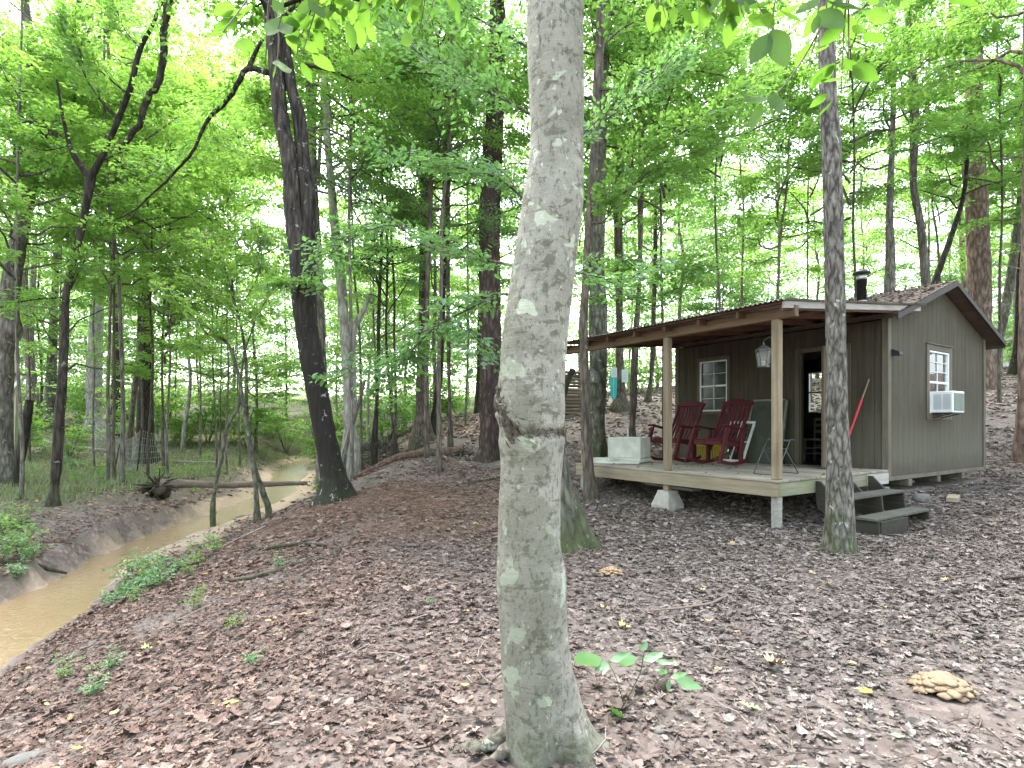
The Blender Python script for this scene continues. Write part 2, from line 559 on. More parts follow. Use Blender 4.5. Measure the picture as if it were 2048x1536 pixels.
def build_ground():
    t = np.linspace(-1, 1, 420)
    gx = np.sinh(t * 4.6) / np.sinh(4.6) * 120
    ty = np.linspace(-.62, 1, 460)
    gy = 7 + np.sinh(ty * 4.4) / np.sinh(4.4) * 150
    X, Y = np.meshgrid(gx, gy)
    Z = hgt(X, Y)
    sand, straw, grass = masks(X, Y)
    V = np.stack([X, Y, Z], -1).reshape(-1, 3)
    n, m = X.shape
    i = np.arange(n - 1)[:, None] * m
    j = np.arange(m - 1)[None]
    f = np.stack([i + j, i + j + 1, i + m + j + 1, i + m + j], -1).reshape(-1, 4)
    t = NT('forest_floor')
    o = t.vec()
    n1 = t.noise(o, 2.2, 8, .7)
    n2 = t.noise(o, 26, 6, .7)
    vor = t.n('ShaderNodeTexVoronoi', feature='F1', i_Vector=o, i_Scale=16.0, i_Randomness=1.0)
    shade_lift = t.ramp(t.math('MULTIPLY', t.n('ShaderNodeSeparateXYZ', i_0=o).outputs[1], .03), [(.28, 1.0), (.6, 1.7)])  # litter lightened with distance, painted in against the dark canopy shade
    leafy = t.ramp(t.n('ShaderNodeSeparateColor', i_0=vor.outputs['Color']).outputs[0], [(0, (.045, .032, .028)), (.5, (.10, .075, .066)), (.8, (.17, .13, .115)), (1, (.27, .22, .19))])
    leafy = t.mix(1.0, leafy, shade_lift, 'MULTIPLY')
    soil = t.mix(n2, (.070, .058, .052), (.20, .170, .152))
    col = t.mix(t.ramp(n1, [(.40, .05), (.66, .7)]), soil, leafy)
    sd = t.mix(t.noise(o, 9, 6), (.24, .18, .135), (.42, .335, .265))
    pale = t.mix(t.noise(o, 14, 6), (.11, .092, .07), (.25, .215, .165))
    sep = t.n('ShaderNodeSeparateColor', i_0=t.attr('cover', 'Color'))
    st = t.mix(t.noise(t.vec((30, 5, 5)), 1, 5), (.085, .050, .036), (.22, .135, .10))
    gr = t.mix(t.noise(o, 12, 5), (.045, .075, .022), (.15, .17, .07))
    damp = t.noise(o, .9, 5, .65)
    col = t.mix(t.ramp(damp, [(.52, 0.0), (.66, .6)]), col, (.040, .031, .027))
    col = t.mix(t.math('MULTIPLY', sep.outputs[1], .6), col, st)
    col = t.mix(t.math('MULTIPLY', sep.outputs[2], .75), col, gr)
    xf = t.n('ShaderNodeSeparateXYZ', i_0=o).outputs
    far_bank = t.math('ADD', t.math('ADD', xf[0], t.math('MULTIPLY', xf[1], .18)), t.math('MULTIPLY', t.noise(o, .6, 4), 1.2))
    col = t.mix(t.math('MULTIPLY', t.ramp(t.math('MULTIPLY', t.math('ADD', far_bank, 8.2), -.4), [(.0, 0.0), (.8, 1.0)]), t.ramp(t.noise(o, 1.8, 6), [(.4, .25), (.6, .9)])), col, pale)
    col = t.mix(sep.outputs[0], col, sd)
    hh = t.math('ADD', t.math('MULTIPLY', n2, .5), t.math('MULTIPLY', vor.outputs['Distance'], .8))
    mat = t.principled(col, .9, t.bump(hh, .6, .03), spec=.15)
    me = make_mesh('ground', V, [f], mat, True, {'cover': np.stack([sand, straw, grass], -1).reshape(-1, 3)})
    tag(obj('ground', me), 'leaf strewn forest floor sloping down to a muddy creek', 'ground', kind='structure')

    # creek water: one strip along the channel
    k = len(_cs)
    nv = np.stack([-_ct[:, 1], _ct[:, 0]], 1)
    u = np.linspace(-1.9, 1.9, 15)
    W = _cs[:, None] + nv[:, None] * (_cw[:, None] * u[None])[..., None]
    z = np.full(W.shape[:2], ZW - .045)
    V = np.concatenate([W, z[..., None]], -1).reshape(-1, 3)
    i = np.arange(k - 1)[:, None] * 15
    j = np.arange(14)[None]
    f = np.stack([i + j, i + j + 1, i + 16 + j, i + 15 + j], -1).reshape(-1, 4)
    t = NT('muddy_water')
    o = t.vec()
    yy = t.n('ShaderNodeSeparateXYZ', i_0=o).outputs[1]
    c = t.mix(t.noise(o, .9, 4), (.165, .108, .052), (.285, .20, .115))
    rip = t.noise(t.vec((2.2, 1.4, 1)), 5, 4, .6, .7)
    wv = t.noise(t.vec((1, .6, 1)), 16, 3)
    hgt_ = t.math('ADD', rip, t.math('MULTIPLY', wv, .4))
    mat = t.principled(c, .05, t.bump(hgt_, .6, .03), spec=.75)
    me = make_mesh('water', V, [f], mat, True)
    tag(obj('water', me), 'shallow tan muddy creek water running between the banks', 'creek', kind='structure')


build_ground()

# ------------------------------------------------------------------ scattering of leaf-like pieces


def frames(ax, nr):
    x = norm(ax)
    z = norm(nr - x * (nr * x).sum(-1, keepdims=True))
    y = np.cross(z, x)
    return np.stack([x, y, z], -1)           # columns


def scatter(tv, tf, pos, R, size, tint, wid=None):
    """place template (tv verts, list of face arrays) at every pos"""
    tv = np.asarray(tv, float)
    n, k = len(pos), len(tv)
    T = np.broadcast_to(tv[None], (n, k, 3)).copy()
    if wid is not None:
        T[..., 1] *= wid[:, None]
    V = np.einsum('nij,nkj->nki', R, T) * size[:, None, None] + pos[:, None, :]
    off = (np.arange(n) * k)[:, None, None]
    faces = [(np.asarray(f)[None] + off).reshape(-1, np.asarray(f).shape[1]) for f in tf]
    return V.reshape(-1, 3), faces, np.repeat(tint, k)


def merge(parts):
    V, Fs, A, n = [], {}, [], 0
    for v, fs, a in parts:
        V.append(v)
        A.append(a)
        for f in fs:
            Fs.setdefault(f.shape[1], []).append(f + n)
        n += len(v)
    return np.concatenate(V), [np.concatenate(x) for x in Fs.values()], np.concatenate(A)


def fan_leaf(outline, curl=.15, seed=0):
    """leaf blade from a rim outline; fan about two midrib points, curled"""
    o = np.asarray(outline, float)
    n = len(o)
    c = np.array([[.5, 0]])
    xy = np.concatenate([o, c])
    z = curl * ((xy[:, 1] * 1.8) ** 2 + .35 * (xy[:, 0] - .5) ** 2 * 2) + .05 * np.sin(xy[:, 0] * 9 + seed) * np.abs(xy[:, 1]) * 3
    z[-1] = -.02
    f = [(n, i, (i + 1) % n) for i in range(n)]
    return np.c_[xy, z], [np.array(f)]


def mirror(h):
    return [(0, 0)] + h + [(1, 0)] + [(x, -y) for x, y in h[::-1]]


OAK = mirror([(.08, .05), (.18, .17), (.26, .07), (.36, .27), (.47, .09), (.58, .30), (.68, .10), (.78, .21), (.88, .09)])
MAPLE = mirror([(.05, .22), (.02, .38), (.22, .30), (.30, .52), (.45, .30), (.62, .42), (.62, .20), (.82, .16)])
OVATE = mirror([(.08, .085), (.2, .17), (.35, .215), (.5, .22), (.65, .185), (.8, .115), (.92, .04)])
T6 = (np.array([(0, 0, 0), (.32, .25, .05), (.72, .18, .03), (1, 0, -.06), (.72, -.18, .03), (.32, -.25, .05)]), [np.array([(0, 3, 2, 1), (0, 5, 4, 3)])])
T4 = (np.array([(0, 0, 0), (.5, .3, .05), (1, 0, -.05), (.5, -.3, .05)]), [np.array([(0, 3, 2, 1)])])
TSTAR = (np.array([(0, 0, 0), (.1, .33, .05), (.42, .16, .02), (.55, .42, .04), (.66, .14, 0), (1, 0, -.08), (.66, -.14, 0), (.55, -.42, .04), (.42, -.16, .02), (.1, -.33, .05)]),
         [np.array([(0, 2, 1), (0, 8, 2), (2, 4, 3), (2, 8, 4), (8, 6, 4), (4, 6, 5), (6, 8, 7), (0, 9, 8)])[:, [0, 1, 2]]])


def litter_mat(name, stops, warm=False):
    t = NT(name)
    c = t.ramp(t.attr('tint'), stops)
    n = t.noise(t.vec(), 60, 4)
    c = t.mix(t.ramp(n, [(.3, .3), (.7, 0.0)]), c, (.06, .045, .04))
    if warm:                                   # redder leaf fall towards the creek and pine, greyer by the cabin
        xx = t.n('ShaderNodeSeparateXYZ', i_0=t.vec()).outputs[0]
        xx = t.math('ADD', t.math('MULTIPLY', xx, -.16), t.math('MULTIPLY', t.noise(t.vec(), .5, 3), .9))
        c = t.mix(t.ramp(xx, [(.15, 0.0), (.75, 1.0)]), c, t.mix(1.0, c, (1.10, .89, .80), 'MULTIPLY'))
    return t.principled(c, .85, spec=.12)


M['litter'] = litter_mat('dry_leaf', [(0, (.058, .048, .043)), (.25, (.105, .087, .078)), (.5, (.172, .146, .132)), (.75, (.240, .209, .191)), (.95, (.32, .285, .26)), (1, (.48, .38, .20))], True)
M['straw'] = litter_mat('pine_straw', [(0, (.10, .058, .042)), (1, (.33, .21, .155))])


def in_cabin(x, y, pad=0):
    dx, dy = x - 6.45, y - 9.56
    b = dx * .835 + dy * .55
    a = -dx * .55 + dy * .835
    return (b > -0.2 - pad) & (b < 4.6 + pad) & (a > -.1 - pad) & (a < 4.7 + pad)


def ground_leaves(n, y0, y1, smin, smax, seed, templ=None, power=1.0, xr=None, tilt=.17):
    r = np.random.default_rng(seed)
    u = r.random(n)
    y = y0 + (y1 - y0) * u ** power
    x = r.uniform(-1, 1, n) * (1.02 * y + 2.2)
    d, w = creek_dist(x, y)
    sand, straw, grass = masks(x, y)
    keep = (np.abs(d) > w + np.where(y < 9, .03, .12)) & (r.random(n) > sand * .85) & (r.random(n) > straw * .55) & (r.random(n) > grass * .5) & ~in_cabin(x, y)
    bare = fbm(np.stack([x, y, x * 0], -1) * .45, 33) + .75 * fbm(np.stack([x, y, x * 0], -1) * 1.7, 35, 2)
    worn = np.clip((x + .3) / 3, 0, 1) * np.clip((10.5 - y) / 3, 0, 1) * .30
    keep &= (r.random(n) > np.clip(.08 + worn + bare * 1.25, 0, .94) * (1 if smax > .05 else .5))
    keep &= (r.random(n) > .5 * ((d < -1) & (y < 40)))
    x, y, d = x[keep], y[keep], d[keep]
    n = len(x)
    nr = hnorm(x, y) + r.normal(0, tilt, (n, 3))
    a = r.uniform(0, 2 * np.pi, n)
    ax = np.stack([np.cos(a), np.sin(a), r.normal(0, .12, n)], -1)
    R = frames(ax, norm(nr))
    pos = np.stack([x, y, hgt(x, y) + r.uniform(.003, .022, n)], -1)
    size = r.uniform(smin, smax, n)
    tint = np.clip(r.beta(2.0, 2.2, n) + .14 * (d < -1) + .16 * np.clip((y - 9) / 8, 0, 1) + .12 * fbm(np.stack([x, y, x * 0], -1) * .8, 44), 0, .97)  # rises with distance: light painted into leaves on the shaded far floor
    tint[r.random(n) < .004] = 1.0
    which = r.integers(0, len(templ), n)
    out = []
    for k, (tv, tf) in enumerate(templ):
        s = which == k
        out.append(scatter(tv, tf, pos[s], R[s], size[s], tint[s], r.uniform(.75, 1.15, s.sum())))
    return out


near_t = [fan_leaf(OAK, .55, 1), fan_leaf(OAK, -.35, 2), fan_leaf(MAPLE, .4, 3), fan_leaf(MAPLE, -.3, 5), fan_leaf(OVATE, 1.2, 4), fan_leaf(OVATE, .4, 4), fan_leaf(OVATE, -.8, 7)]
far_t = [(T6[0] * (1, 1.2, 3), T6[1]), (T4[0] * (1, 1.0, 4), T4[1])]
L = ground_leaves(64000, 1.2, 7.5, .022, .078, 1, near_t, .62) + ground_leaves(11000, 1.2, 10, .055, .12, 15, near_t, .7, None, .3) + ground_leaves(115000, 1.2, 11, .010, .036, 9, far_t, .65) + ground_leaves(62000, 6.5, 16, .045, .11, 2, near_t[:1] + near_t[2:3] + near_t[4:6], .75) \
    + ground_leaves(50000, 14, 42, .12, .24, 3, far_t, .75)
v, f, a = merge(L)
tag(obj('leaf_litter', make_mesh('leaf_litter', v, f, M['litter'], False, {'tint': a})), 'brown fallen leaves carpeting the forest floor', 'fallen leaves', kind='stuff')


def ground_sticks(n, seed, y0, y1, l0, l1, r0, r1, sel=None, power=.7):
    r = np.random.default_rng(seed)
    y = y0 + (y1 - y0) * r.random(n) ** power
    x = (r.uniform(-100, 2150, n) - CX) / F * y
    d, w = creek_dist(x, y)
    keep = (np.abs(d) > w + .1) & ~in_cabin(x, y, .1)
    if sel is not None:
        keep &= sel(x, y, r)
    x, y = x[keep], y[keep]
    n = len(x)
    a = r.uniform(0, 2 * np.pi, n)
    Ln = r.uniform(l0, l1, n)
    k = 4
    s = np.linspace(-.5, .5, k)
    bend = r.normal(0, .10, n)
    qx = x[:, None] + np.cos(a)[:, None] * Ln[:, None] * s - np.sin(a)[:, None] * Ln[:, None] * bend[:, None] * (s ** 2 * 4)
    qy = y[:, None] + np.sin(a)[:, None] * Ln[:, None] * s + np.cos(a)[:, None] * Ln[:, None] * bend[:, None] * (s ** 2 * 4)
    rad = r.uniform(r0, r1, n)
    qz = hgt(qx, qy) + rad[:, None] + r.uniform(.004, .03, (n, 1)) + r.normal(0, .006, (n, k))
    ang = np.arange(3) / 3 * 2 * np.pi
    side = np.stack([-np.sin(a), np.cos(a), a * 0], -1)
    taper = np.array([1, .9, .75, .45])
    V = np.stack([qx, qy, qz], -1)[:, :, None] + (side[:, None, None] * np.cos(ang)[None, None, :, None] + np.array((0, 0, 1.)) * np.sin(ang)[None, None, :, None]) * (rad[:, None] * taper)[:, :, None, None]
    fc = grid_faces(k, 3)
    fc = (fc[None] + (np.arange(n) * k * 3)[:, None, None]).reshape(-1, 4)
    return V.reshape(-1, 3), [fc], np.repeat(r.random(n), k * 3)


M['twig'] = litter_mat('dead_twig', [(0, (.06, .045, .038)), (.6, (.16, .125, .105)), (1, (.36, .31, .27))])
v, f, a = merge([ground_sticks(2600, 5, 2.2, 12, .05, .35, .0016, .005), ground_sticks(260, 6, 4, 25, .3, 1.1, .006, .016)])
tag(obj('fallen_twigs', make_mesh('fallen_twigs', v, f, M['twig'], True, {'tint': a})), 'small dead twigs lying among the fallen leaves', 'twigs', kind='stuff')
v, f, a = ground_sticks(110000, 7, 6.0, 15, .12, .25, .0014, .0028, lambda x, y, r: r.random(len(x)) < masks(x, y)[1] * 1.2, 1)
tag(obj('pine_straw', make_mesh('pine_straw', v, f, M['straw'], False, {'tint': a})), 'reddish fallen pine needles below the tall pine', 'pine needles', kind='stuff')
# ------------------------------------------------------------------ leaves on trees
#            reflect dark .. light             let through dark .. light
M['maple'] = leafmat('maple_leaf', (.050, .105, .020), (.125, .185, .045), (.17, .41, .04), (.42, .64, .12), .6)
M['beech'] = leafmat('beech_leaf', (.032, .085, .028), (.085, .155, .052), (.12, .32, .06), (.30, .54, .13), .52, .08)
M['deep'] = leafmat('oak_leaf', (.032, .080, .018), (.095, .165, .040), (.13, .35, .035), (.35, .58, .10), .58)
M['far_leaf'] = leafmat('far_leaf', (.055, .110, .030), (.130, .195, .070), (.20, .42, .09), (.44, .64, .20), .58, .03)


def spray_leaves(base, d, L, n, size, seed, fan=.5, tilt=.38, droop=.25, tint=None):
    """flat sprays: leaves set alternately along twigs; base (S,3), d (S,3) directions, L (S) lengths"""
    r = np.random.default_rng(seed)
    base, d = np.asarray(base, float), norm(d)
    S = len(base)
    L = np.broadcast_to(np.asarray(L, float), (S,))
    up = np.array((0, 0, 1.))
    s = np.cross(up, d)
    s = norm(np.where(np.linalg.norm(s, axis=1, keepdims=True) < 1e-3, np.array((1., 0, 0)), s))
    u = np.cross(d, s)
    t = r.uniform(.05, 1, (S, n))
    sg = np.where(r.random((S, n)) < .5, -1, 1)
    w = fan * r.random((S, n)) ** 1.3 * (1.1 - .7 * t)
    pos = base[:, None] + d[:, None] * (L[:, None] * t)[..., None] + s[:, None] * (L[:, None] * w * sg)[..., None] \
        + u[:, None] * (L[:, None] * r.normal(0, .05, (S, n)))[..., None] - up * (droop * L[:, None] * (t ** 2 + w ** 2) * .6)[..., None]
    ld = d[:, None] * .7 + s[:, None] * (sg * .8)[..., None] + r.normal(0, .35, (S, n, 3)) - up * .15
    nr = u[:, None] + r.normal(0, tilt, (S, n, 3))
    st = r.uniform(-.22, .22, (S, 1)) if tint is None else tint
    tt = np.clip(r.normal(.5, .2, (S, n)) + st, 0, 1)
    sz = size * r.uniform(.5, 1.45, (S, n))
    return pos.reshape(-1, 3), ld.reshape(-1, 3), norm(nr.reshape(-1, 3)), sz.ravel(), tt.ravel()


def leaves_mesh(name, arr, templ, mat, off=None):
    pos, ax, nr, sz, tt = [np.concatenate(x) for x in zip(*arr)]
    if off is not None:
        pos = pos - off
    v, f, a = scatter(templ[0], templ[1], pos, frames(norm(ax), nr), sz, tt)
    return make_mesh(name, v, f, mat, False, {'tint': a})


def crown_variant(seed, H, R, nlimb, nspray, nleaf, size, Lspray, templ=T6):
    """limbs and leaves of a crown round the z axis, 0..H; returns limb tubes and leaf arrays"""
    r = np.random.default_rng(seed)
    mb = MB()
    pts, dirs, Ls = [], [], []
    for k in range(nlimb):
        h0 = H * (k / nlimb) ** .9 * .85
        az = k * 2.4 + r.uniform(-.6, .6)
        reach = R * (1 - .55 * (h0 / H) ** 1.5) * r.uniform(.6, 1.15)
        rise = r.uniform(.10, .6) * reach
        m = 7
        s = np.linspace(0, 1, m)
        wob = np.cumsum(r.normal(0, .07, (m, 3)), axis=0) * reach * .5
        pl = np.stack([np.cos(az) * reach * s, np.sin(az) * reach * s, h0 + rise * (1.5 * s - .5 * s ** 2)], -1) + wob
        pl[0] = (0, 0, h0)
        mb.tube(pl, np.linspace(.012 + .011 * reach, .006, m), 5, False)
        for q in range(nspray):
            t = r.uniform(.25, 1) ** .8
            i = min(int(t * (m - 1)), m - 2)
            f = t * (m - 1) - i
            b = pl[i] * (1 - f) + pl[i + 1] * f
            a2 = az + r.choice([-1, 1]) * r.uniform(.2, 1.3)
            dd = np.array((np.cos(a2), np.sin(a2), r.uniform(-.25, .35)))
            l = Lspray * r.uniform(.6, 1.3)
            pts.append(b)
            dirs.append(dd)
            Ls.append(l)
            mb.tube([b, b + dd * l * .5 + (0, 0, .03), b + dd * l * .95 - (0, 0, .04 * l)], [.007, .005, .002], 3, False)
    return mb, spray_leaves(np.array(pts), np.array(dirs), np.array(Ls), nleaf, size, seed + 500)


CROWN = {}


def crown_mesh(kind, i):
    key = (kind, i)
    if key not in CROWN:
        if kind == 'maple':
            c = crown_variant(100 + i, 8.0, 3.1, 20, 10, 56, .125, 1.15)
        elif kind == 'deep':
            c = crown_variant(200 + i, 8.0, 3.0, 20, 10, 60, .12, 1.05)
        elif kind == 'beech':
            c = crown_variant(300 + i, 6.0, 2.8, 18, 9, 52, .10, 1.0)
        elif kind == 'far':
            c = crown_variant(400 + i, 10.0, 3.2, 22, 9, 30, .21, 1.4, T4)
        mat = {'maple': 'maple', 'deep': 'deep', 'beech': 'beech', 'far': 'far_leaf'}[kind]
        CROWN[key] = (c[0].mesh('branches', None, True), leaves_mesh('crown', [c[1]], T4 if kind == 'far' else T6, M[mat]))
    return CROWN[key]


BRANCH = {}


def branch_mesh(kind, i, bark_key):
    """the limb mesh of a crown, in the bark of its tree"""
    k = (kind, i, bark_key)
    if k not in BRANCH:
        me = crown_mesh(kind, i)[0].copy()
        me.materials.clear()
        me.materials.append(M[bark_key])
        BRANCH[k] = me
    return BRANCH[k]


def trunk_mesh(pts, rad, off, mat, n=20, step=.12, amp=.035, freq=5.0, flute=0.0, zbase=None, name='trunk', ridges=0.0):
    p, r = resample(pts, rad, step)
    p, r = p[::-1], r[::-1]                       # from the base upward

    def wob(V, ring, rr):
        q = V * freq
        q[..., 2] *= .45
        d = amp * rr * fbm(q, 31, 3) * 2
        if ridges:
            q = V * np.array((1, 1, .12)) * (22.0)
            d = d + ridges * np.abs(vnoise(q, 77))
        if flute:
            a = np.arctan2(ring[..., 1], ring[..., 0])
            hh = np.maximum(V[..., 2] - zbase, 0)
            d = d + flute * rr * np.exp(-hh / .35) * (np.sin(a * 3 + 1) + .6 * np.sin(a * 5 + 2.2))
        return d
    v, f = tube_arrays(p, r, n, wob)
    return make_mesh(name, v - off, [f], mat, True)


def outline_path(o, Y, top=None, lean=0.0):
    """trunk axis and radius from a left/right outline in photo pixels; continues above the picture to height top"""
    pts, rad = [], []
    for q in o:
        py, l, rr = q[:3]
        yy = Y + (q[3] if len(q) > 3 else 0)
        pts.append(P((l + rr) / 2, py, yy))
        rad.append((rr - l) / 2 / F * yy)
    if top:
        z0, r0 = pts[0][2], rad[0]
        if top > z0 + .5:
            d = norm(pts[0] - pts[1])
            d = norm(d * .35 + np.array((0, 0, 1)))
            k = top - z0
            pts = [pts[0] + d * k, pts[0] + d * k * .5] + pts
            rad = [max(r0 * .25, .015), r0 * .7] + rad
    return pts, rad


def limb_tube(mb, px, r0, r1, Y0=None, step=.15, n=7):
    """limb through (px, py, Y) points"""
    p = np.array([P(*q) for q in px])
    rr = np.linspace(r0, r1, len(p))
    p2, r2 = resample(p, rr, step)
    j = np.random.default_rng(len(mb.v) + int(px[0][0])).normal(0, .25, (len(p2), 3)) * r2[:, None]
    j[0] = 0
    mb.tube(p2 + j, r2, n, False)
    return p2


def limb_sprays(p, seed, n, L, leaves, size, t0=.2, mb=None, up=.1, fan=.5, droop=.25):
    r = np.random.default_rng(seed)
    i = np.clip((r.uniform(t0, 1, n) * (len(p) - 1)).astype(int), 0, len(p) - 2)
    b = p[i]
    d = norm(p[i + 1] - p[i])
    s = np.cross(d, (0, 0, 1.))
    d = norm(d * r.uniform(.2, .9, (n, 1)) + s * (r.choice([-1, 1], n) * r.uniform(.3, 1, n))[:, None] + np.array((0, 0, 1)) * r.normal(up, .18, (n, 1)))
    Ls = L * r.uniform(.55, 1.3, n)
    if mb is not None:
        for k in range(n):
            mb.tube([b[k], b[k] + d[k] * Ls[k] * .5 + (0, 0, .02), b[k] + d[k] * Ls[k] * .95 - np.array((0, 0, droop * .5 * Ls[k]))], [.006, .0045, .002], 4, False)
    return spray_leaves(b, d, Ls, leaves, size, seed + 1, fan, droop=droop)


def tree(name, label, o, Y, bark_key, top=12, group=None, crown=None, limbs=(), extra=(), n=20, flute=.12, sink=.35, leaf=None, leaf_size=.1, amp=.05, ridges=0.0, step=.15, ground=True):
    """o: outline rows (py, left, right[, dY]) top row first. crown: list of (kind, variant, z, scale_xy, scale_z[, dx, dy]).
    limbs: (points, r0, r1, sprays, spray_len, leaves)"""
    pts, rad = outline_path(o, Y, top)
    bx, by = pts[-1][0], pts[-1][1]
    g = hz(bx, by) if ground else pts[-1][2]
    if ground:
        pts.append(np.array((bx, by, min(pts[-1][2], g) - sink)))
        rad.append(rad[-1] * 1.08)
    base = np.array((bx, by, g))
    root = empty(name, label, 'tree', base, group=group)
    mat = M[bark_key]
    obj('trunk', trunk_mesh(pts, rad, base, mat, n, step, amp, flute=flute, zbase=g, ridges=ridges), root)
    mb = MB()
    arr = []
    for o2, Y2, top2 in extra:
        p2, r2 = outline_path(o2, Y2, top2)
        if ground and o2[-1][0] > 880:
            p2.append(np.array((p2[-1][0], p2[-1][1], min(p2[-1][2], hz(p2[-1][0], p2[-1][1])) - .15)))
            r2.append(r2[-1] * 1.05)
        obj('stem', trunk_mesh(p2, r2, base, mat, n, step, amp, ridges=ridges), root)
    for k, (px, r0, r1, ns, Ls, nl) in enumerate(limbs):
        mb = MB()
        p = limb_tube(mb, px, r0, r1)
        if ns:
            arr.append(limb_sprays(p, k + int(abs(bx * 100)), ns, Ls, nl, leaf_size, .15, mb))
        part('branch', mb, mat, root, True, base)
    if arr:
        obj('leaves', leaves_mesh('leaves', arr, T6, M[leaf or 'maple'], base), root)
    zz = np.array([p[2] for p in pts])
    for c in (crown or ()):
        kind, i, z, sx, sz = c[:5]
        k = int(np.argmin(np.abs(zz - z)))
        # where the trunk's axis stands at the crown's foot
        j = np.argsort(zz)
        ax = np.array([np.interp(z, zz[j], np.array(pts)[j, q]) for q in (0, 1)])
        loc = np.array((ax[0], ax[1], z)) - base + np.array((*(c[5:7] if len(c) > 6 else (0, 0)), 0))
        rz = (i * 1.7 + bx * 3.1) % 6.28
        obj('branches', branch_mesh(kind, i, bark_key), root, loc, rz, (sx, sx, sz))
        obj('crown', crown_mesh(kind, i)[1], root, loc, rz, (sx, sx, sz))
    return root


# ------------------------------------------------------------------ the big grey beech in front
def beech_mat():
    t = NT('beech_bark')
    o = t.vec()
    sep = t.n('ShaderNodeSeparateXYZ', i_0=o)
    base = t.ramp(t.noise(o, 4.5, 8, .75), [(.28, (.165, .157, .13)), (.5, (.275, .262, .225)), (.72, (.37, .355, .312))])
    fine = t.noise(t.vec((1, 1, .55)), 40, 7, .8)
    base = t.mix(t.ramp(fine, [(.39, .85), (.48, 0.0)]), base, (.085, .08, .062))
    # flat crusts of pale lichen
    l = t.noise(o, 6.5, 3, .5, .25)
    base = t.mix(t.ramp(l, [(.615, 0.0), (.635, .8)]), base, (.43, .47, .37))
    l2 = t.noise(t.vec((1, 1, .7)), 34, 3, .55)
    base = t.mix(t.ramp(l2, [(.65, 0.0), (.69, .75)]), base, (.50, .51, .44))
    # dark worn spots, wider than tall
    d = t.noise(t.vec((1, 1, 1.7)), 10, 4, .6, .4)
    base = t.mix(t.ramp(d, [(.575, 0.0), (.63, .75)]), base, (.10, .095, .070))
    cr = t.noise(t.vec((1.3, 1.3, 14)), 3.2, 4, .6, .8)
    base = t.mix(t.ramp(cr, [(.66, 0.0), (.73, .45)]), base, (.085, .075, .06))
    # green film: thicker low down and on the left side
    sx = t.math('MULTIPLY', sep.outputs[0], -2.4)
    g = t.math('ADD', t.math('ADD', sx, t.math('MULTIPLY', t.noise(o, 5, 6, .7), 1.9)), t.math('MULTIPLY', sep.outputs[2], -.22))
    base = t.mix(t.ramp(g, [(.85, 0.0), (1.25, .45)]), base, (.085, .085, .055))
    m2 = t.math('SUBTRACT', t.math('MULTIPLY', t.noise(o, 6, 6), 1.5), t.math('MULTIPLY', sep.outputs[2], 1.9))
    base = t.mix(t.ramp(m2, [(.42, 0.0), (.72, .65)]), base, (.065, .068, .036))
    h = t.math('ADD', t.math('MULTIPLY', fine, .5), t.math('ADD', t.math('MULTIPLY', cr, -.35), t.math('MULTIPLY', l, .5)))
    # dark ring of torn bark where a wire once grew in
    return t.principled(base, .82, t.bump(h, .9, .016), spec=.25)


M['beech_bark'] = beech_mat()
M['rootbark'] = bark('root_bark', (.055, .048, .040), (.21, .19, .165), 20, 16, .25, (.30, .31, .27), .25, .8)
M['scar'] = bark('scar_bark', (.05, .040, .031), (.21, .175, .135), 40, 14, .1, (.25, .26, .2), .2, 1.0, lo=.3, hi=.7)


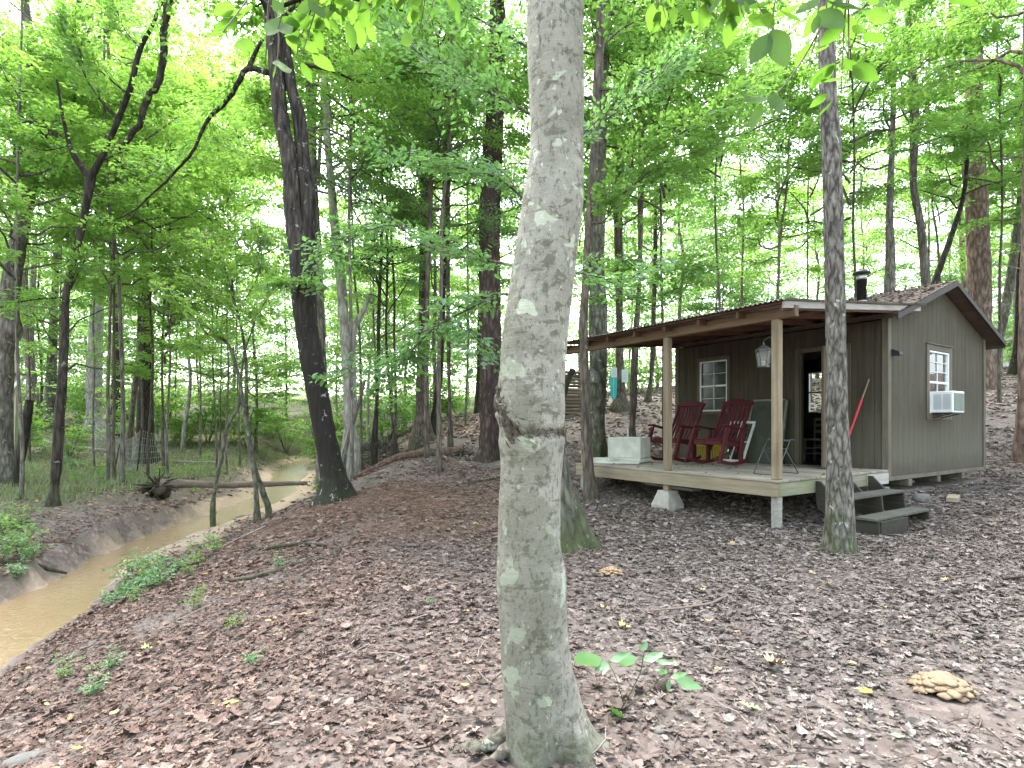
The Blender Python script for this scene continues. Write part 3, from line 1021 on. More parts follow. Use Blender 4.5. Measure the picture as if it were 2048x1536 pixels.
def build_beech():
    Y = 2.66
    o = [(0, 1053, 1165), (100, 1055, 1167), (200, 1060, 1168), (300, 1061, 1166), (350, 1055, 1166), (400, 1046, 1164), (450, 1038, 1159), (500, 1030, 1153), (560, 1021, 1147), (600, 1015, 1141), (650, 1008, 1137), (700, 1003, 1133),
         (745, 1000, 1131), (785, 995, 1130), (815, 992, 1131), (840, 994, 1130), (856, 997, 1126), (866, 998, 1124), (878, 996, 1127), (900, 998, 1128), (925, 1000, 1125), (960, 1000, 1122), (1000, 998, 1121), (1050, 996, 1120), (1100, 995, 1122),
         (1145, 992, 1130), (1175, 993, 1133), (1220, 996, 1133), (1300, 1001, 1138), (1350, 1004, 1146), (1400, 1009, 1156), (1450, 1013, 1170), (1500, 1013, 1190), (1535, 1006, 1218), (1575, 990, 1262)]
    pts, rad = outline_path(o, Y, 9.5)
    base = np.array((pts[-1][0], Y, hz(pts[-1][0], Y)))
    pts.append(np.array((pts[-1][0], Y, base[2] - .4)))
    rad.append(rad[-1] * 1.1)
    root = empty('beech_tree', 'smooth grey beech trunk with pale lichen and a ring scar, closest tree in the middle', 'tree', base)
    p, r = resample(pts, rad, .016)
    p, r = p[::-1], r[::-1]

    def wob(V, ring, rr):
        q = V * np.array((9, 9, 7.))
        d = .0045 * fbm(q, 3, 4) + .0022 * fbm(V * np.array((24, 24, 60.)), 9, 3) + .005 * fbm(V * np.array((2.2, 2.2, 2.)), 12, 2)
        a = np.arctan2(ring[..., 1], ring[..., 0])
        z = V[..., 2]
        # swollen lips either side of the ring scar, sloping down to the right
        x = V[..., 0] - pts[17][0]
        zs = 1.515 - .0 * x + .035 * np.exp(-((x + .16) / .06) ** 2) * 3.2
        d = d + .010 * np.exp(-((z - zs - .028) / .02) ** 2) - .016 * np.exp(-((z - zs) / .012) ** 2) + .008 * np.exp(-((z - zs + .03) / .02) ** 2)
        hh = np.maximum(z - base[2], 0)
        d = d + .05 * np.exp(-hh / .16) * (np.sin(a * 3 + 2.3) + .5 * np.sin(a * 6 + .5))
        return d
    v, f = tube_arrays(p, r, 128, wob)
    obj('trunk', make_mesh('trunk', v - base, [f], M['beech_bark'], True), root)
    # torn bark round the scar: a ragged collar
    mb = MB()
    rr = np.random.default_rng(4)
    axc = pts[17]
    for k in range(130):
        a = rr.uniform(0, 2 * np.pi)
        R0 = rad[17] + rr.uniform(-.012, .004)
        left = np.exp(-(((a - np.pi + .55) % (2 * np.pi)) - .0) ** 2 / .3) if False else 0
        x, y = np.cos(a) * R0, np.sin(a) * R0
        zz = 1.515 + .11 * np.exp(-((x + .16) / .06) ** 2) + rr.normal(0, .010)
        q = np.array((axc[0] + x, axc[1] + y, zz))
        t = norm(np.array((-np.sin(a), np.cos(a), rr.normal(0, 1.0))))
        l = rr.uniform(.008, .03)
        out = np.array((np.cos(a), np.sin(a), 0)) * rr.uniform(.002, .009)
        mb.tube([q - t * l, q + out, q + t * l], [.0012, rr.uniform(.0015, .0032), .0012], 4, False)
    # big torn wedge on the left flank, running up from the ring
    for k in range(260):
        u = rr.random()
        a = math.radians(180 + 12 + 50 * (1 - u) + rr.normal(0, 8))
        zz = 1.50 + .20 * u + rr.normal(0, .018)
        i = int(np.argmin([abs(c[2] - zz) for c in pts]))
        R0 = rad[i] + rr.uniform(-.004, .006)
        q = np.array((pts[i][0] + np.cos(a) * R0, Y + np.sin(a) * R0, zz))
        t = norm(np.array((-np.sin(a) * .5, np.cos(a) * .5, rr.normal(-.7, .6))))
        l = rr.uniform(.01, .035)
        out = np.array((np.cos(a), np.sin(a), 0)) * rr.uniform(.0, .005)
        mb.tube([q - t * l, q + out, q + t * l], [.0012, rr.uniform(.002, .005), .0012], 4, False)
    part('bark_scar', mb, M['scar'], root, False, base)
    # surface root going left
    for nm, pl, rl in (('root', [(.04, 2.70, .10), (-.07, 2.66, .035), (-.17, 2.63, .012), (-.28, 2.66, -.012), (-.42, 2.72, -.06)], [.075, .050, .036, .026, .015]),
                       ('root', [(.04, 2.62, .05), (-.06, 2.56, .02), (-.15, 2.50, .005), (-.26, 2.46, -.05)], [.05, .024, .015, .010])):
        p2, r2 = resample(np.array(pl) + (0, 0, hz(pl[-1][0], pl[-1][1]) + .0), rl, .03)
        def wr(V, ring, rr_):
            return .38 * rr_ * fbm(V * 20, 6, 4) * 2 - .35 * rr_ * np.maximum(ring[..., 2], 0)
        v, f = tube_arrays(p2, r2, 18, wr)
        obj(nm, make_mesh(nm, v - base, [f], M['rootbark'], True), root)
    # low limb passing above the view, with drooping leafy twigs coming down into it
    mb = MB()
    leafpos = []
    rr = np.random.default_rng(9)
    main = [[(1110, -260, 2.66), (1260, -190, 2.5), (1420, -130, 2.35), (1560, -90, 2.25), (1700, -50, 2.25), (1840, -70, 2.4)],
            [(1090, -240, 2.66), (960, -170, 2.5), (800, -120, 2.4), (660, -70, 2.3), (540, -30, 2.3), (470, -60, 2.3)]]
    mbs = [MB(), MB()]
    paths = [limb_tube(q, m, .028, .006) for q, m in zip(mbs, main)]
    twigs = [  # (from px, to px, leaves as (base, tip))
        ([(1560, -90, 2.25), (1548, 20, 2.2), (1540, 70, 2.2)], [((1545, 60), (1575, 135)), ((1540, 70), (1500, 130)), ((1548, 25), (1495, 45)), ((1548, 20), (1610, 50)), ((1550, 10), (1480, 20))]),
        ([(1640, -70, 2.25), (1640, 10, 2.25), (1634, 30, 2.25)], [((1636, 30), (1628, 68)), ((1638, 25), (1690, 55)), ((1640, 5), (1730, 25)), ((1640, 0), (1590, 30)), ((1640, -5), (1745, 3))]),
        ([(1430, -120, 2.35), (1450, 0, 2.3)], [((1450, 0), (1478, 34)), ((1450, -5), (1530, 20)), ((1445, -10), (1420, 30))]),
        ([(1700, -50, 2.25), (1560, 180, 2.4), (1520, 215, 2.4)], [((1545, 190), (1560, 228)), ((1520, 212), (1505, 262)), ((1535, 200), (1482, 205))]),
        ([(560, -40, 2.3), (565, 20, 2.2), (556, 60, 2.2)], [((560, 40), (536, 74)), ((562, 50), (580, 72)), ((565, 15), (590, 40)), ((564, 10), (545, 22))]),
        ([(600, -50, 2.3), (620, 5, 2.3)], [((618, 5), (650, 40)), ((615, 0), (600, 45)), ((610, -5), (640, 8))]),
        ([(540, -30, 2.3), (556, 110, 2.3), (552, 130, 2.3)], [((553, 128), (548, 158)), ((555, 125), (575, 150))]),
        ([(660, -70, 2.3), (668, 10, 2.4)], [((668, 10), (690, 38)), ((667, 5), (655, 40)), ((665, -5), (700, 8))]),
        ([(800, -120, 2.4), (815, -5, 2.5)], [((815, -5), (838, 25)), ((814, -10), (795, 20)), ((812, -15), (850, -2))]),
        ([(1840, -70, 2.4), (1770, -5, 2.4)], [((1770, -5), (1752, 22)), ((1775, -8), (1800, 18))]),
    ]
    tp = fan_leaf(OVATE, .35, 2)
    ps, axs, nrs, szs, tts = [], [], [], [], []
    M['near_leaf'] = leafmat('near_leaf', (.045, .10, .016), (.08, .145, .026), (.10, .25, .02), (.24, .44, .05), .55, .03)
    tw = {0: MB(), 1: MB()}
    for path, lv in twigs:
        limb_tube(tw[int(path[0][0] < 1050)], path, .004, .002, n=5, step=.05)
        for (a, b) in lv:
            Yl = path[-1][2] + rr.normal(0, .03)
            A, B = P(a[0], a[1], Yl), P(b[0], b[1], Yl + rr.normal(-.02, .04))
            ps.append(A)
            axs.append(B - A)
            szs.append(np.linalg.norm(B - A) * 1.05)
            nrs.append(norm(np.array((rr.normal(0, .5), -.75, .6 + rr.normal(0, .3)))))
            tts.append(rr.uniform(.3, .9))
    more = [limb_sprays(paths[0], 70, 26, .34, 9, .095, .25, tw[0], -.35, .5, .8), limb_sprays(paths[1], 71, 20, .34, 8, .09, .35, tw[1], -.35, .5, .8)]
    pos, ax, nr, sz, tt = [np.concatenate(x) for x in zip(*more)]
    ps, axs, nrs, szs, tts = [*ps, *pos], [*axs, *ax], [*nrs, *nr], [*szs, *sz], [*tts, *tt]
    v, f, a = scatter(tp[0] * (1, 1.15, 1), tp[1], np.array(ps), frames(np.array(axs), np.array(nrs)), np.array(szs), np.array(tts))
    obj('leaves', make_mesh('leaves', v - base, f, M['near_leaf'], True, {'tint': a}), root)
    for q, w_ in zip(mbs, (tw[0], tw[1])):
        br = part('branch', q, M['grey'], root, True, base)
        obj('twigs', w_.mesh('twigs', M['grey'], True, base), br)


build_beech()

# ------------------------------------------------------------------ trees one can tell apart
tree('mossy_tree', 'mossy green trunk with a flared foot rising right behind the pale beech', [(0, 1085, 1135), (200, 1088, 1140), (500, 1055, 1110), (700, 1040, 1100), (860, 1040, 1121), (920, 1040, 1134), (980, 1035, 1150), (1030, 1030, 1163), (1070, 1020, 1178), (1097, 1005, 1194)], 6.8, 'mossy', 11, n=48, flute=.10, amp=.09, step=.06,
     limbs=[([(1090, 560, 6.8), (1020, 530, 6.9), (930, 515, 7.2), (850, 490, 7.4), (790, 452, 7.6), (700, 480, 8.0), (620, 545, 8.2)], .022, .004, 34, .75, 42),
            ([(1080, 600, 6.8), (1010, 588, 6.9), (930, 622, 7.0), (870, 655, 7.2), (825, 700, 7.3), (775, 770, 7.5)], .018, .004, 30, .6, 40),
            ([(870, 655, 7.2), (800, 680, 7.4), (755, 705, 7.6), (690, 748, 7.8), (630, 771, 7.9)], .009, .003, 9, .45, 24),
            ([(930, 622, 7.0), (940, 660, 6.8), (960, 690, 6.6), (975, 740, 6.5)], .008, .003, 9, .45, 30),
            ([(1080, 420, 6.8), (980, 350, 7.0), (880, 330, 7.3), (760, 300, 7.8)], .02, .004, 26, .7, 42),
            ([(1100, 250, 6.8), (1000, 196, 7.0), (900, 150, 7.2), (780, 60, 7.6)], .02, .004, 30, .8, 42),
            ([(1100, 120, 6.8), (960, 40, 7.0), (820, -30, 7.4)], .02, .005, 22, .8, 42),
            ([(1090, 330, 6.8), (1180, 260, 7.2), (1260, 205, 7.4), (1360, 120, 7.8)], .018, .004, 20, .7, 42),
            ([(1070, 560, 6.8), (1150, 545, 7.2), (1230, 560, 7.6), (1330, 530, 8.0)], .014, .004, 16, .65, 42)],
     leaf='beech', leaf_size=.082)

tree('oak_tree', 'dark leaning oak on the creek slope whose upper trunk splits into two stems', [(-60, 520, 543), (0, 526, 549), (100, 536, 561), (170, 542, 569), (235, 548, 576), (270, 554, 582), (310, 562, 594), (350, 566, 598), (430, 571, 606), (500, 578, 622), (560, 583, 629), (600, 585, 631), (650, 592, 635), (700, 598, 642), (750, 607, 650), (800, 617, 657), (850, 626, 666), (900, 635, 678), (940, 641, 687), (965, 641, 695), (985, 636, 706), (1003, 625, 718)], 11.0, 'oak', 14, n=40, flute=.10, ridges=.022, step=.06,
     extra=[([(60, 556, 574), (130, 566, 586), (180, 573, 594), (235, 586, 611), (300, 593, 617), (400, 602, 630), (480, 603, 632), (560, 600, 630), (640, 598, 632)], 11.05, None)],
     limbs=[([(568, 147, 11.0), (552, 148, 11.0), (520, 141, 11.0), (493, 139, 11.1), (478, 166, 11.2), (452, 205, 11.3), (423, 230, 11.4), (410, 252, 11.5), (390, 296, 11.6), (348, 345, 12), (308, 385, 12.3), (262, 425, 12.5), (215, 445, 12.6)], .068, .012, 22, .8, 44),
            ([(495, 138, 11.1), (510, 106, 11.0), (525, 78, 10.9)], .05, .03, 0, 0, 0),
            ([(610, 130, 11.0), (660, 140, 11.2), (720, 165, 11.6), (800, 150, 12)], .04, .008, 18, .9, 40),
            ([(560, 40, 11.0), (640, -20, 11.4), (740, -40, 11.8)], .04, .008, 16, .9, 40),
            ([(625, 560, 11.0), (600, 570, 10.6), (560, 565, 10.2)], .012, .004, 12, .6, 40)],
     leaf='deep', leaf_size=.10, crown=[('deep', 0, 9.0, 1.1, .9)])

tree('hickory_tree', 'straight grey trunk with flaky bark standing between the camera and the porch steps', [(-40, 1636, 1666), (0, 1637, 1668), (100, 1639, 1669), (200, 1641, 1672), (300, 1645, 1680), (400, 1648, 1683), (480, 1650, 1685), (560, 1651, 1687), (700, 1655, 1690), (800, 1655, 1692), (900, 1657, 1697), (960, 1657, 1701), (1000, 1655, 1703), (1060, 1652, 1707), (1085, 1650, 1710), (1106, 1645, 1716)], 6.55, 'scaly', 12, n=48, step=.04, flute=.05, amp=.06, ridges=.008,
     limbs=[([(1655, 60, 6.55), (1720, 20, 6.7), (1800, -40, 7.0)], .02, .005, 8, .6, 36)], leaf='deep', leaf_size=.1)

tree('pine_tree', 'tall pine with plated reddish brown bark just left of the pale beech', [(-60, 981, 1008), (60, 980, 1010), (200, 975, 1008), (330, 965, 1003), (400, 960, 1000), (560, 959, 1000), (700, 960, 1001), (800, 960, 1000), (880, 959, 999), (905, 955, 1000), (918, 948, 1003), (926, 940, 1008)], 15, 'pine', 22, n=40, flute=.08, ridges=.03, step=.08, crown=[('deep', 3, 12.5, 1.2, .9)])

tree('red_pine_tree', 'stout pine with pinkish brown bark rising behind the right end of the cabin', [(-40, 1928, 1952), (0, 1930, 1954), (80, 1933, 1960), (150, 1935, 1962), (220, 1932, 1962), (270, 1926, 1962), (300, 1926, 1964), (400, 1934, 1970), (560, 1940, 1978), (680, 1945, 1980), (740, 1943, 1984), (770, 1938, 1994)], 22, 'redpine', 30, n=32, step=.12, flute=.06, ridges=.02, crown=[('deep', 1, 19.5, 1.3, 1.0)])

tree('lantern_side_tree', 'thin crooked tree hard against the left front end of the porch', [(0, 1195, 1206), (73, 1191, 1208), (182, 1185, 1204), (300, 1180, 1196), (365, 1177, 1191), (450, 1170, 1187), (540, 1164, 1182), (620, 1161, 1176), (700, 1160, 1177), (800, 1161, 1180), (900, 1163, 1185), (960, 1166, 1190), (1000, 1165, 1198)], 10.4, 'brown', 15, n=20,
     limbs=[([(1176, 445, 10.4), (1205, 445, 10.2), (1234, 397, 10), (1278, 361, 9.8), (1321, 328, 9.6), (1383, 306, 9.5), (1449, 284, 9.5)], .022, .005, 30, .75, 42),
            ([(1200, 215, 10.4), (1259, 200, 10.2), (1314, 157, 10), (1369, 109, 9.8), (1427, 62, 9.6)], .02, .005, 30, .8, 42),
            ([(1195, 180, 10.4), (1230, 178, 10.2), (1314, 148, 10), (1430, 148, 10), (1470, 160, 10)], .02, .005, 22, .75, 42),
            ([(1178, 430, 10.4), (1190, 420, 10.2), (1240, 355, 10), (1320, 290, 9.5), (1400, 245, 9), (1500, 180, 9)], .02, .005, 34, .8, 42),
            ([(1234, 397, 10), (1330, 340, 10.4), (1420, 380, 10.6), (1500, 425, 10.8)], .014, .004, 24, .7, 42),
            ([(1168, 560, 10.4), (1200, 540, 10.2), (1260, 520, 10.2), (1340, 540, 10.2), (1420, 520, 10)], .014, .004, 22, .7, 42),
            ([(1170, 600, 10.4), (1210, 590, 10.6), (1290, 600, 10.8), (1360, 575, 10.8)], .012, .004, 18, .6, 40),
            ([(1190, 110, 10.4), (1240, 60, 10.4), (1330, 20, 10.4), (1430, -30, 10.4)], .02, .005, 26, .8, 42),
            ([(1200, 60, 10.4), (1160, 20, 10.2), (1100, -10, 10)], .015, .005, 14, .7, 42)],
     leaf='deep', leaf_size=.095)

tree('green_grey_tree', 'thick greenish grey trunk behind the porch lantern', [(0, 1192, 1222), (250, 1188, 1214), (400, 1186, 1212), (540, 1180, 1209), (640, 1178, 1215), (760, 1179, 1213), (860, 1179, 1210), (905, 1174, 1214)], 13.4, 'mossy', 18, n=28, crown=[('deep', 2, 8.5, 1.0, 1.0)])
tree('slim_brown_tree', 'slim brown trunk seen through the porch beside the white chest', [(-20, 1303, 1313), (110, 1286, 1297), (365, 1276, 1288), (570, 1274, 1283), (690, 1264, 1277), (800, 1259, 1274), (868, 1257, 1272), (885, 1254, 1276)], 15, 'brown', 18, n=16, crown=[('deep', 4, 8.0, .9, .9)])
tree('leaning_porch_tree', 'leaning reddish trunk on the rise seen between the porch posts', [(560, 1305, 1314), (650, 1303, 1311), (720, 1300, 1310), (770, 1296, 1304), (800, 1288, 1303)], 24, 'brown', 16, n=14, crown=[('deep', 5, 9, .9, 1)])
tree('flared_porch_tree', 'broad footed brown trunk behind the turquoise board', [(300, 1225, 1243), (560, 1230, 1246), (690, 1232, 1246), (760, 1230, 1250), (800, 1226, 1256), (812, 1220, 1262)], 21, 'brown', 20, n=20, crown=[('far', 0, 9, .9, 1)])

tree('curved_grey_tree', 'grey trunk curving up behind the stovepipe, left of two', [(-20, 1781, 1790), (180, 1782, 1792), (300, 1779, 1789), (365, 1775, 1787), (450, 1772, 1786), (500, 1772, 1789), (545, 1771, 1790), (640, 1766, 1788), (740, 1765, 1790)], 19, 'grey', 20, n=18, crown=[('deep', 3, 10, .9, 1)])
tree('bent_grey_tree', 'grey trunk with a bend above the cabin roof, right of two', [(-20, 1806, 1819), (80, 1814, 1827), (219, 1820, 1837), (300, 1821, 1835), (365, 1820, 1833), (450, 1834, 1848), (547, 1842, 1858), (640, 1846, 1864), (740, 1848, 1868)], 19.5, 'grey', 20, n=18, crown=[('deep', 2, 11, .9, 1)])
tree('leaning_dark_tree', 'thin dark trunk leaning right behind the cabin roof', [(330, 1930, 1937), (400, 1921, 1929), (470, 1898, 1908), (540, 1872, 1884), (640, 1838, 1852), (720, 1815, 1830)], 20, 'dark', 12, n=14, crown=[('deep', 0, 9, .7, .7)])
tree('slope_tree', 'leaning grey brown trunk on the slope right of the stout pine', [(300, 2046, 2058), (500, 2022, 2036), (600, 2006, 2022), (700, 1990, 2004), (752, 1982, 2003)], 25, 'grey', 16, n=16, crown=[('far', 1, 10, .9, 1)])
tree('dark_slope_tree', 'dark trunk at the top of the slope by the right edge', [(100, 2044, 2062), (400, 2036, 2054), (600, 2033, 2048), (700, 2028, 2046), (745, 2020, 2050)], 26, 'dark', 20, n=16, crown=[('far', 2, 11, .9, 1)])
tree('edge_tree', 'reddish trunk cut by the right edge of the picture', [(0, 2052, 2082), (300, 2050, 2080), (520, 2046, 2080), (700, 2042, 2080), (815, 2041, 2082), (850, 2038, 2086)], 13, 'redpine', 16, n=16, crown=[('deep', 4, 9, .9, 1)])
tree('pink_stem_tree', 'thin pinkish trunk against the bright sky beside the stout pine', [(-20, 1898, 1906), (190, 1901, 1909), (400, 1915, 1924), (560, 1922, 1932), (700, 1925, 1936)], 30, 'redpine', 26, n=12, crown=[('far', 3, 22, .8, .8)])

# left bank
tree('forked_tree', 'big grey trunk at the left edge with a swelling and a fork higher up', [(-40, 46, 62), (0, 44, 58), (60, 52, 66), (100, 56, 72), (160, 68, 86), (215, 76, 94), (290, 66, 88), (350, 52, 75), (400, 42, 66), (500, 20, 48), (580, 4, 36), (640, 0, 36), (660, 0, 40), (690, -6, 26), (750, -10, 24), (850, -12, 22), (940, -10, 30), (975, -18, 44)], 17, 'grey', 18, n=30, step=.1,
     extra=[([(-30, 158, 172), (0, 154, 166), (70, 138, 152), (130, 115, 132), (200, 84, 106), (230, 78, 98)], 17, 18)], crown=[('maple', 0, 6.2, 1.0, 1.0), ('maple', 3, 9.5, 1.0, .9, 1.6, -.5)],
     limbs=[([(10, 610, 17), (60, 612, 16.6), (120, 620, 16.2), (148, 626, 16)], .03, .012, 6, .7, 30)], leaf='maple')
tree('leaning_stub', 'leaning broken dark trunk at the foot of the forked grey tree', [(800, 52, 66), (850, 44, 60), (900, 34, 52), (950, 25, 42), (978, 18, 42)], 16.6, 'dark', None, n=18)
tree('slim_forked_tree', 'slim dark tree on the cut bank, forking well above the water', [(357, 172, 190), (400, 167, 181), (470, 153, 166), (521, 140, 153), (590, 126, 138), (650, 123, 137), (750, 117, 133), (850, 109, 127), (930, 104, 122), (990, 99, 117), (1012, 92, 120)], 12.9, 'dark', None, n=22, step=.08,
     extra=[([(160, 112, 116), (250, 126, 132), (300, 138, 148), (357, 172, 188)], 12.9, 9.5), ([(-30, 330, 337), (0, 320, 327), (47, 303, 310), (95, 277, 286), (171, 257, 267), (248, 228, 238), (321, 194, 205), (357, 174, 188)], 12.9, 10.5)],
     limbs=[([(232, 300, 12.9), (266, 268, 12.9), (293, 203, 12.8), (318, 150, 12.8), (328, 80, 12.7), (337, -30, 12.6)], .06, .085, 14, .8, 40), ([(130, 600, 12.9), (160, 540, 13), (190, 480, 13.2)], .02, .008, 8, .7, 40), ([(128, 595, 12.9), (60, 600, 12.6), (-10, 618, 12.4)], .025, .01, 12, .8, 40), ([(258, 190, 12.9), (210, 150, 12.6), (150, 90, 12.4)], .025, .006, 24, .9, 42),
            ([(284, 100, 12.9), (250, 60, 13), (225, 0, 13)], .02, .006, 18, .9, 42), ([(235, 240, 12.9), (200, 200, 12.5), (160, 130, 12.2), (140, 60, 12)], .02, .006, 22, .9, 42), ([(140, 290, 12.9), (80, 300, 12.5), (20, 270, 12.2)], .02, .006, 22, .9, 42), ([(205, 320, 12.9), (270, 300, 12.6), (330, 330, 12.5)], .015, .005, 18, .8, 42)], leaf='maple', leaf_size=.105)
tree('black_trunk_tree', 'tree with a wet black lower trunk behind the wire fence, its limbs sweeping right', [(330, 288, 304), (365, 268, 286), (430, 262, 284), (485, 280, 298), (560, 280, 300), (620, 278, 303), (700, 276, 306), (780, 276, 305), (850, 275, 306), (900, 275, 310), (920, 268, 320)], 28, 'dark', None, n=28, step=.15,
     limbs=[([(276, 450, 28), (300, 395, 27.6), (345, 345, 27), (390, 295, 26.5)], .16, .06, 24, 1.3, 36),
            ([(272, 380, 28), (268, 320, 28), (285, 240, 28), (300, 190, 28), (322, 145, 28), (330, 80, 28), (337, -30, 28)], .22, .16, 36, 1.4, 36),
            ([(300, 200, 28), (250, 130, 28), (220, 60, 28)], .1, .03, 30, 1.4, 36), ([(345, 345, 27), (420, 330, 27), (480, 350, 27)], .06, .02, 26, 1.3, 36)], leaf='maple', leaf_size=.16, crown=[('far', 4, 7.5, 1.0, .8)])
tree('pale_poplar', 'thick pale grey trunk at the foot of the wooded rise beyond the grass', [(200, 203, 222), (450, 192, 210), (560, 187, 207), (650, 181, 205), (764, 174, 202), (840, 172, 204), (862, 166, 212)], 36, 'pale', 24, n=22, step=.25, crown=[('far', 5, 15, 1.2, 1.1)])
tree('straight_grey_tree', 'straight grey brown trunk left of the pale poplar', [(150, 122, 132), (350, 114, 124), (547, 106, 117), (650, 100, 114), (764, 93, 112), (850, 88, 114)], 36, 'grey', 24, n=18, step=.25, crown=[('far', 0, 14, 1.1, 1.1)])
tree('forked_back_tree', 'forked grey trunk behind the timber platform', [(420, 40, 50), (560, 42, 54), (670, 46, 62), (760, 54, 72), (845, 52, 80)], 34, 'grey', 20, n=16, step=.25, extra=[([(480, 66, 74), (600, 60, 70), (690, 54, 66)], 34, None)], crown=[('far', 1, 12, 1.0, 1.0)])
tree('dark_back_tree', 'dark trunk between the pale poplar and the black trunk', [(300, 220, 232), (560, 222, 234), (633, 226, 240), (750, 224, 240), (850, 222, 244)], 35, 'dark', 22, n=16, step=.25, crown=[('far', 2, 13, 1.0, 1.0)])
tree('leaning_fence_tree', 'thin trunk leaning against the black trunk beside the fence', [(640, 284, 292), (700, 274, 283), (770, 265, 274), (850, 257, 267), (916, 247, 262)], 27, 'brown', 11, n=14, crown=[('maple', 1, 6, .7, .7)])
tree('grey_twin_tree', 'grey trunk standing close behind the leaning oak', [(-20, 604, 622), (200, 612, 632), (330, 618, 634), (560, 624, 646), (650, 629, 650), (750, 634, 654), (840, 640, 662), (890, 634, 668)], 18, 'grey', 20, n=22, extra=[([(220, 640, 648), (300, 636, 643), (370, 630, 640)], 18, 13)], crown=[('maple', 2, 9.5, 1.1, 1.0)])
tree('pale_woodland_tree', 'pale pinkish trunk between the leaning oak and the brush pile', [(100, 640, 654), (250, 646, 660), (400, 657, 673), (470, 662, 680), (560, 672, 691), (706, 682, 701), (800, 687, 707), (852, 688, 711), (892, 684, 718)], 18, 'pale', 20, n=22, extra=[([(590, 736, 744), (625, 720, 730), (650, 704, 716), (700, 697, 712), (770, 699, 713), (850, 700, 714)], 18.2, None)], crown=[('maple', 4, 9, 1.1, 1.0)])
tree('flared_tan_tree', 'tan trunk with a wide shaggy foot beyond the reddish log', [(300, 842, 858), (560, 838, 856), (680, 836, 856), (764, 832, 857), (830, 830, 860), (862, 824, 866), (878, 818, 872)], 20, 'brown', 22, n=22, flute=.15, crown=[('deep', 5, 10, 1.0, 1.0)])
tree('dark_leaning_tree', 'dark leaning trunk right behind the shaggy footed one', [(300, 886, 896), (560, 880, 892), (690, 876, 888), (760, 872, 885), (820, 864, 878), (866, 856, 876)], 21, 'dark', 20, n=16, crown=[('deep', 3, 10, 1.0, 1.0)])
tree('pale_pole_tree', 'thin light trunk growing just beyond the reddish log, left of two poles', [(200, 860, 868), (400, 857, 866), (560, 851, 860), (700, 850, 858), (830, 848, 857), (880, 849, 858), (908, 846, 861)], 15, 'brown', 14, n=14, crown=[('beech', 0, 6.5, .8, .9)])
tree('dark_pole_tree', 'thin brown trunk growing at the thick end of the reddish log, right of two poles', [(200, 895, 901), (480, 892, 900), (700, 893, 901), (820, 896, 903), (889, 894, 907)], 15.8, 'brown', 14, n=14, crown=[('beech', 1, 6.0, .8, .9)])
tree('curved_thin_tree', 'thin dark trunk with a curved foot in front of the brush pile', [(500, 760, 766), (600, 755, 762), (760, 752, 759), (830, 748, 757), (880, 742, 756)], 18.5, 'dark', 13, n=12, crown=[('beech', 2, 6.0, .8, .9)])
tree('crooked_sapling', 'crooked thin tree right of the brush pile ending in a dark knot', [(560, 772, 777), (680, 770, 775), (760, 776, 781), (830, 781, 786), (872, 785, 791), (890, 782, 796)], 17.5, 'dark', 10, n=12, crown=[('beech', 3, 5.0, .7, .8)])
tree('leaning_pole', 'thin leaning dead pole propped against the pale pinkish trunk', [(760, 726, 732), (790, 719, 726), (840, 704, 711), (880, 692, 700), (908, 684, 694)], 17, 'grey', None, n=12)
tree('crest_tree', 'dark trunk on the crest left of the plated pine', [(500, 962, 970), (700, 955, 965), (780, 951, 961), (832, 946, 966)], 30, 'dark', 22, n=14, crown=[('far', 3, 10, 1.0, 1.0)])

# many stemmed sapling on the sand bar
tree('creek_sapling', 'thin many stemmed maple sapling growing at the water beside the fallen log', [(640, 396, 401), (662, 406, 411), (680, 445, 451), (742, 471, 478), (822, 484, 492), (925, 501, 510), (1000, 508, 518), (1049, 506, 522)], 13, 'mossy', None, n=14, step=.06,
     extra=[([(560, 462, 466), (596, 464, 469), (633, 475, 480), (724, 489, 495), (793, 489, 496), (870, 492, 501), (943, 505, 516), (990, 522, 534), (1016, 530, 543)], 13.3, None),
            ([(700, 487, 491), (760, 479, 484), (811, 474, 481), (852, 452, 459), (921, 437, 446), (994, 423, 431), (1006, 421, 431)], 14, None)],
     limbs=[([(494, 786, 13), (521, 760, 12.8), (554, 736, 12.6), (594, 733, 12.5)], .018, .006, 6, .5, 30), ([(475, 742, 13), (448, 680, 13), (408, 650, 12.8), (360, 610, 12.6), (320, 560, 12.4)], .02, .005, 18, .7, 42), ([(478, 640, 13.3), (466, 590, 13.2), (440, 520, 13), (400, 470, 13)], .02, .005, 18, .75, 42),
            ([(490, 700, 13.3), (520, 620, 13), (560, 560, 13), (580, 500, 13)], .018, .005, 18, .7, 42), ([(450, 690, 13), (420, 700, 12.6), (370, 690, 12.4)], .01, .004, 11, .6, 40), ([(480, 640, 13.3), (440, 590, 13.6), (380, 560, 14)], .012, .004, 14, .7, 42), ([(478, 620, 13.3), (520, 540, 13.6), (520, 470, 14)], .012, .004, 14, .7, 42)],
     leaf='maple', leaf_size=.1)

# ------------------------------------------------------------------ the woods behind: one kind, many copies
SIMPLE = {}


def simple_trunk(bk, i):
    k = (bk, i)
    if k not in SIMPLE:
        r = np.random.default_rng(900 + i)
        z = np.linspace(18, -.5, 12)
        x = np.cumsum(r.normal(0, .10, 12))
        y = np.cumsum(r.normal(0, .10, 12))
        p = np.stack([x - x[-1], y - y[-1], z], -1)
        rad = np.linspace(.03, .095, 12)
        rad[-2:] *= (1.15, 1.5)
        SIMPLE[k] = trunk_mesh(p, rad, np.zeros(3), M[bk], 12, .4, .06)
    return SIMPLE[k]


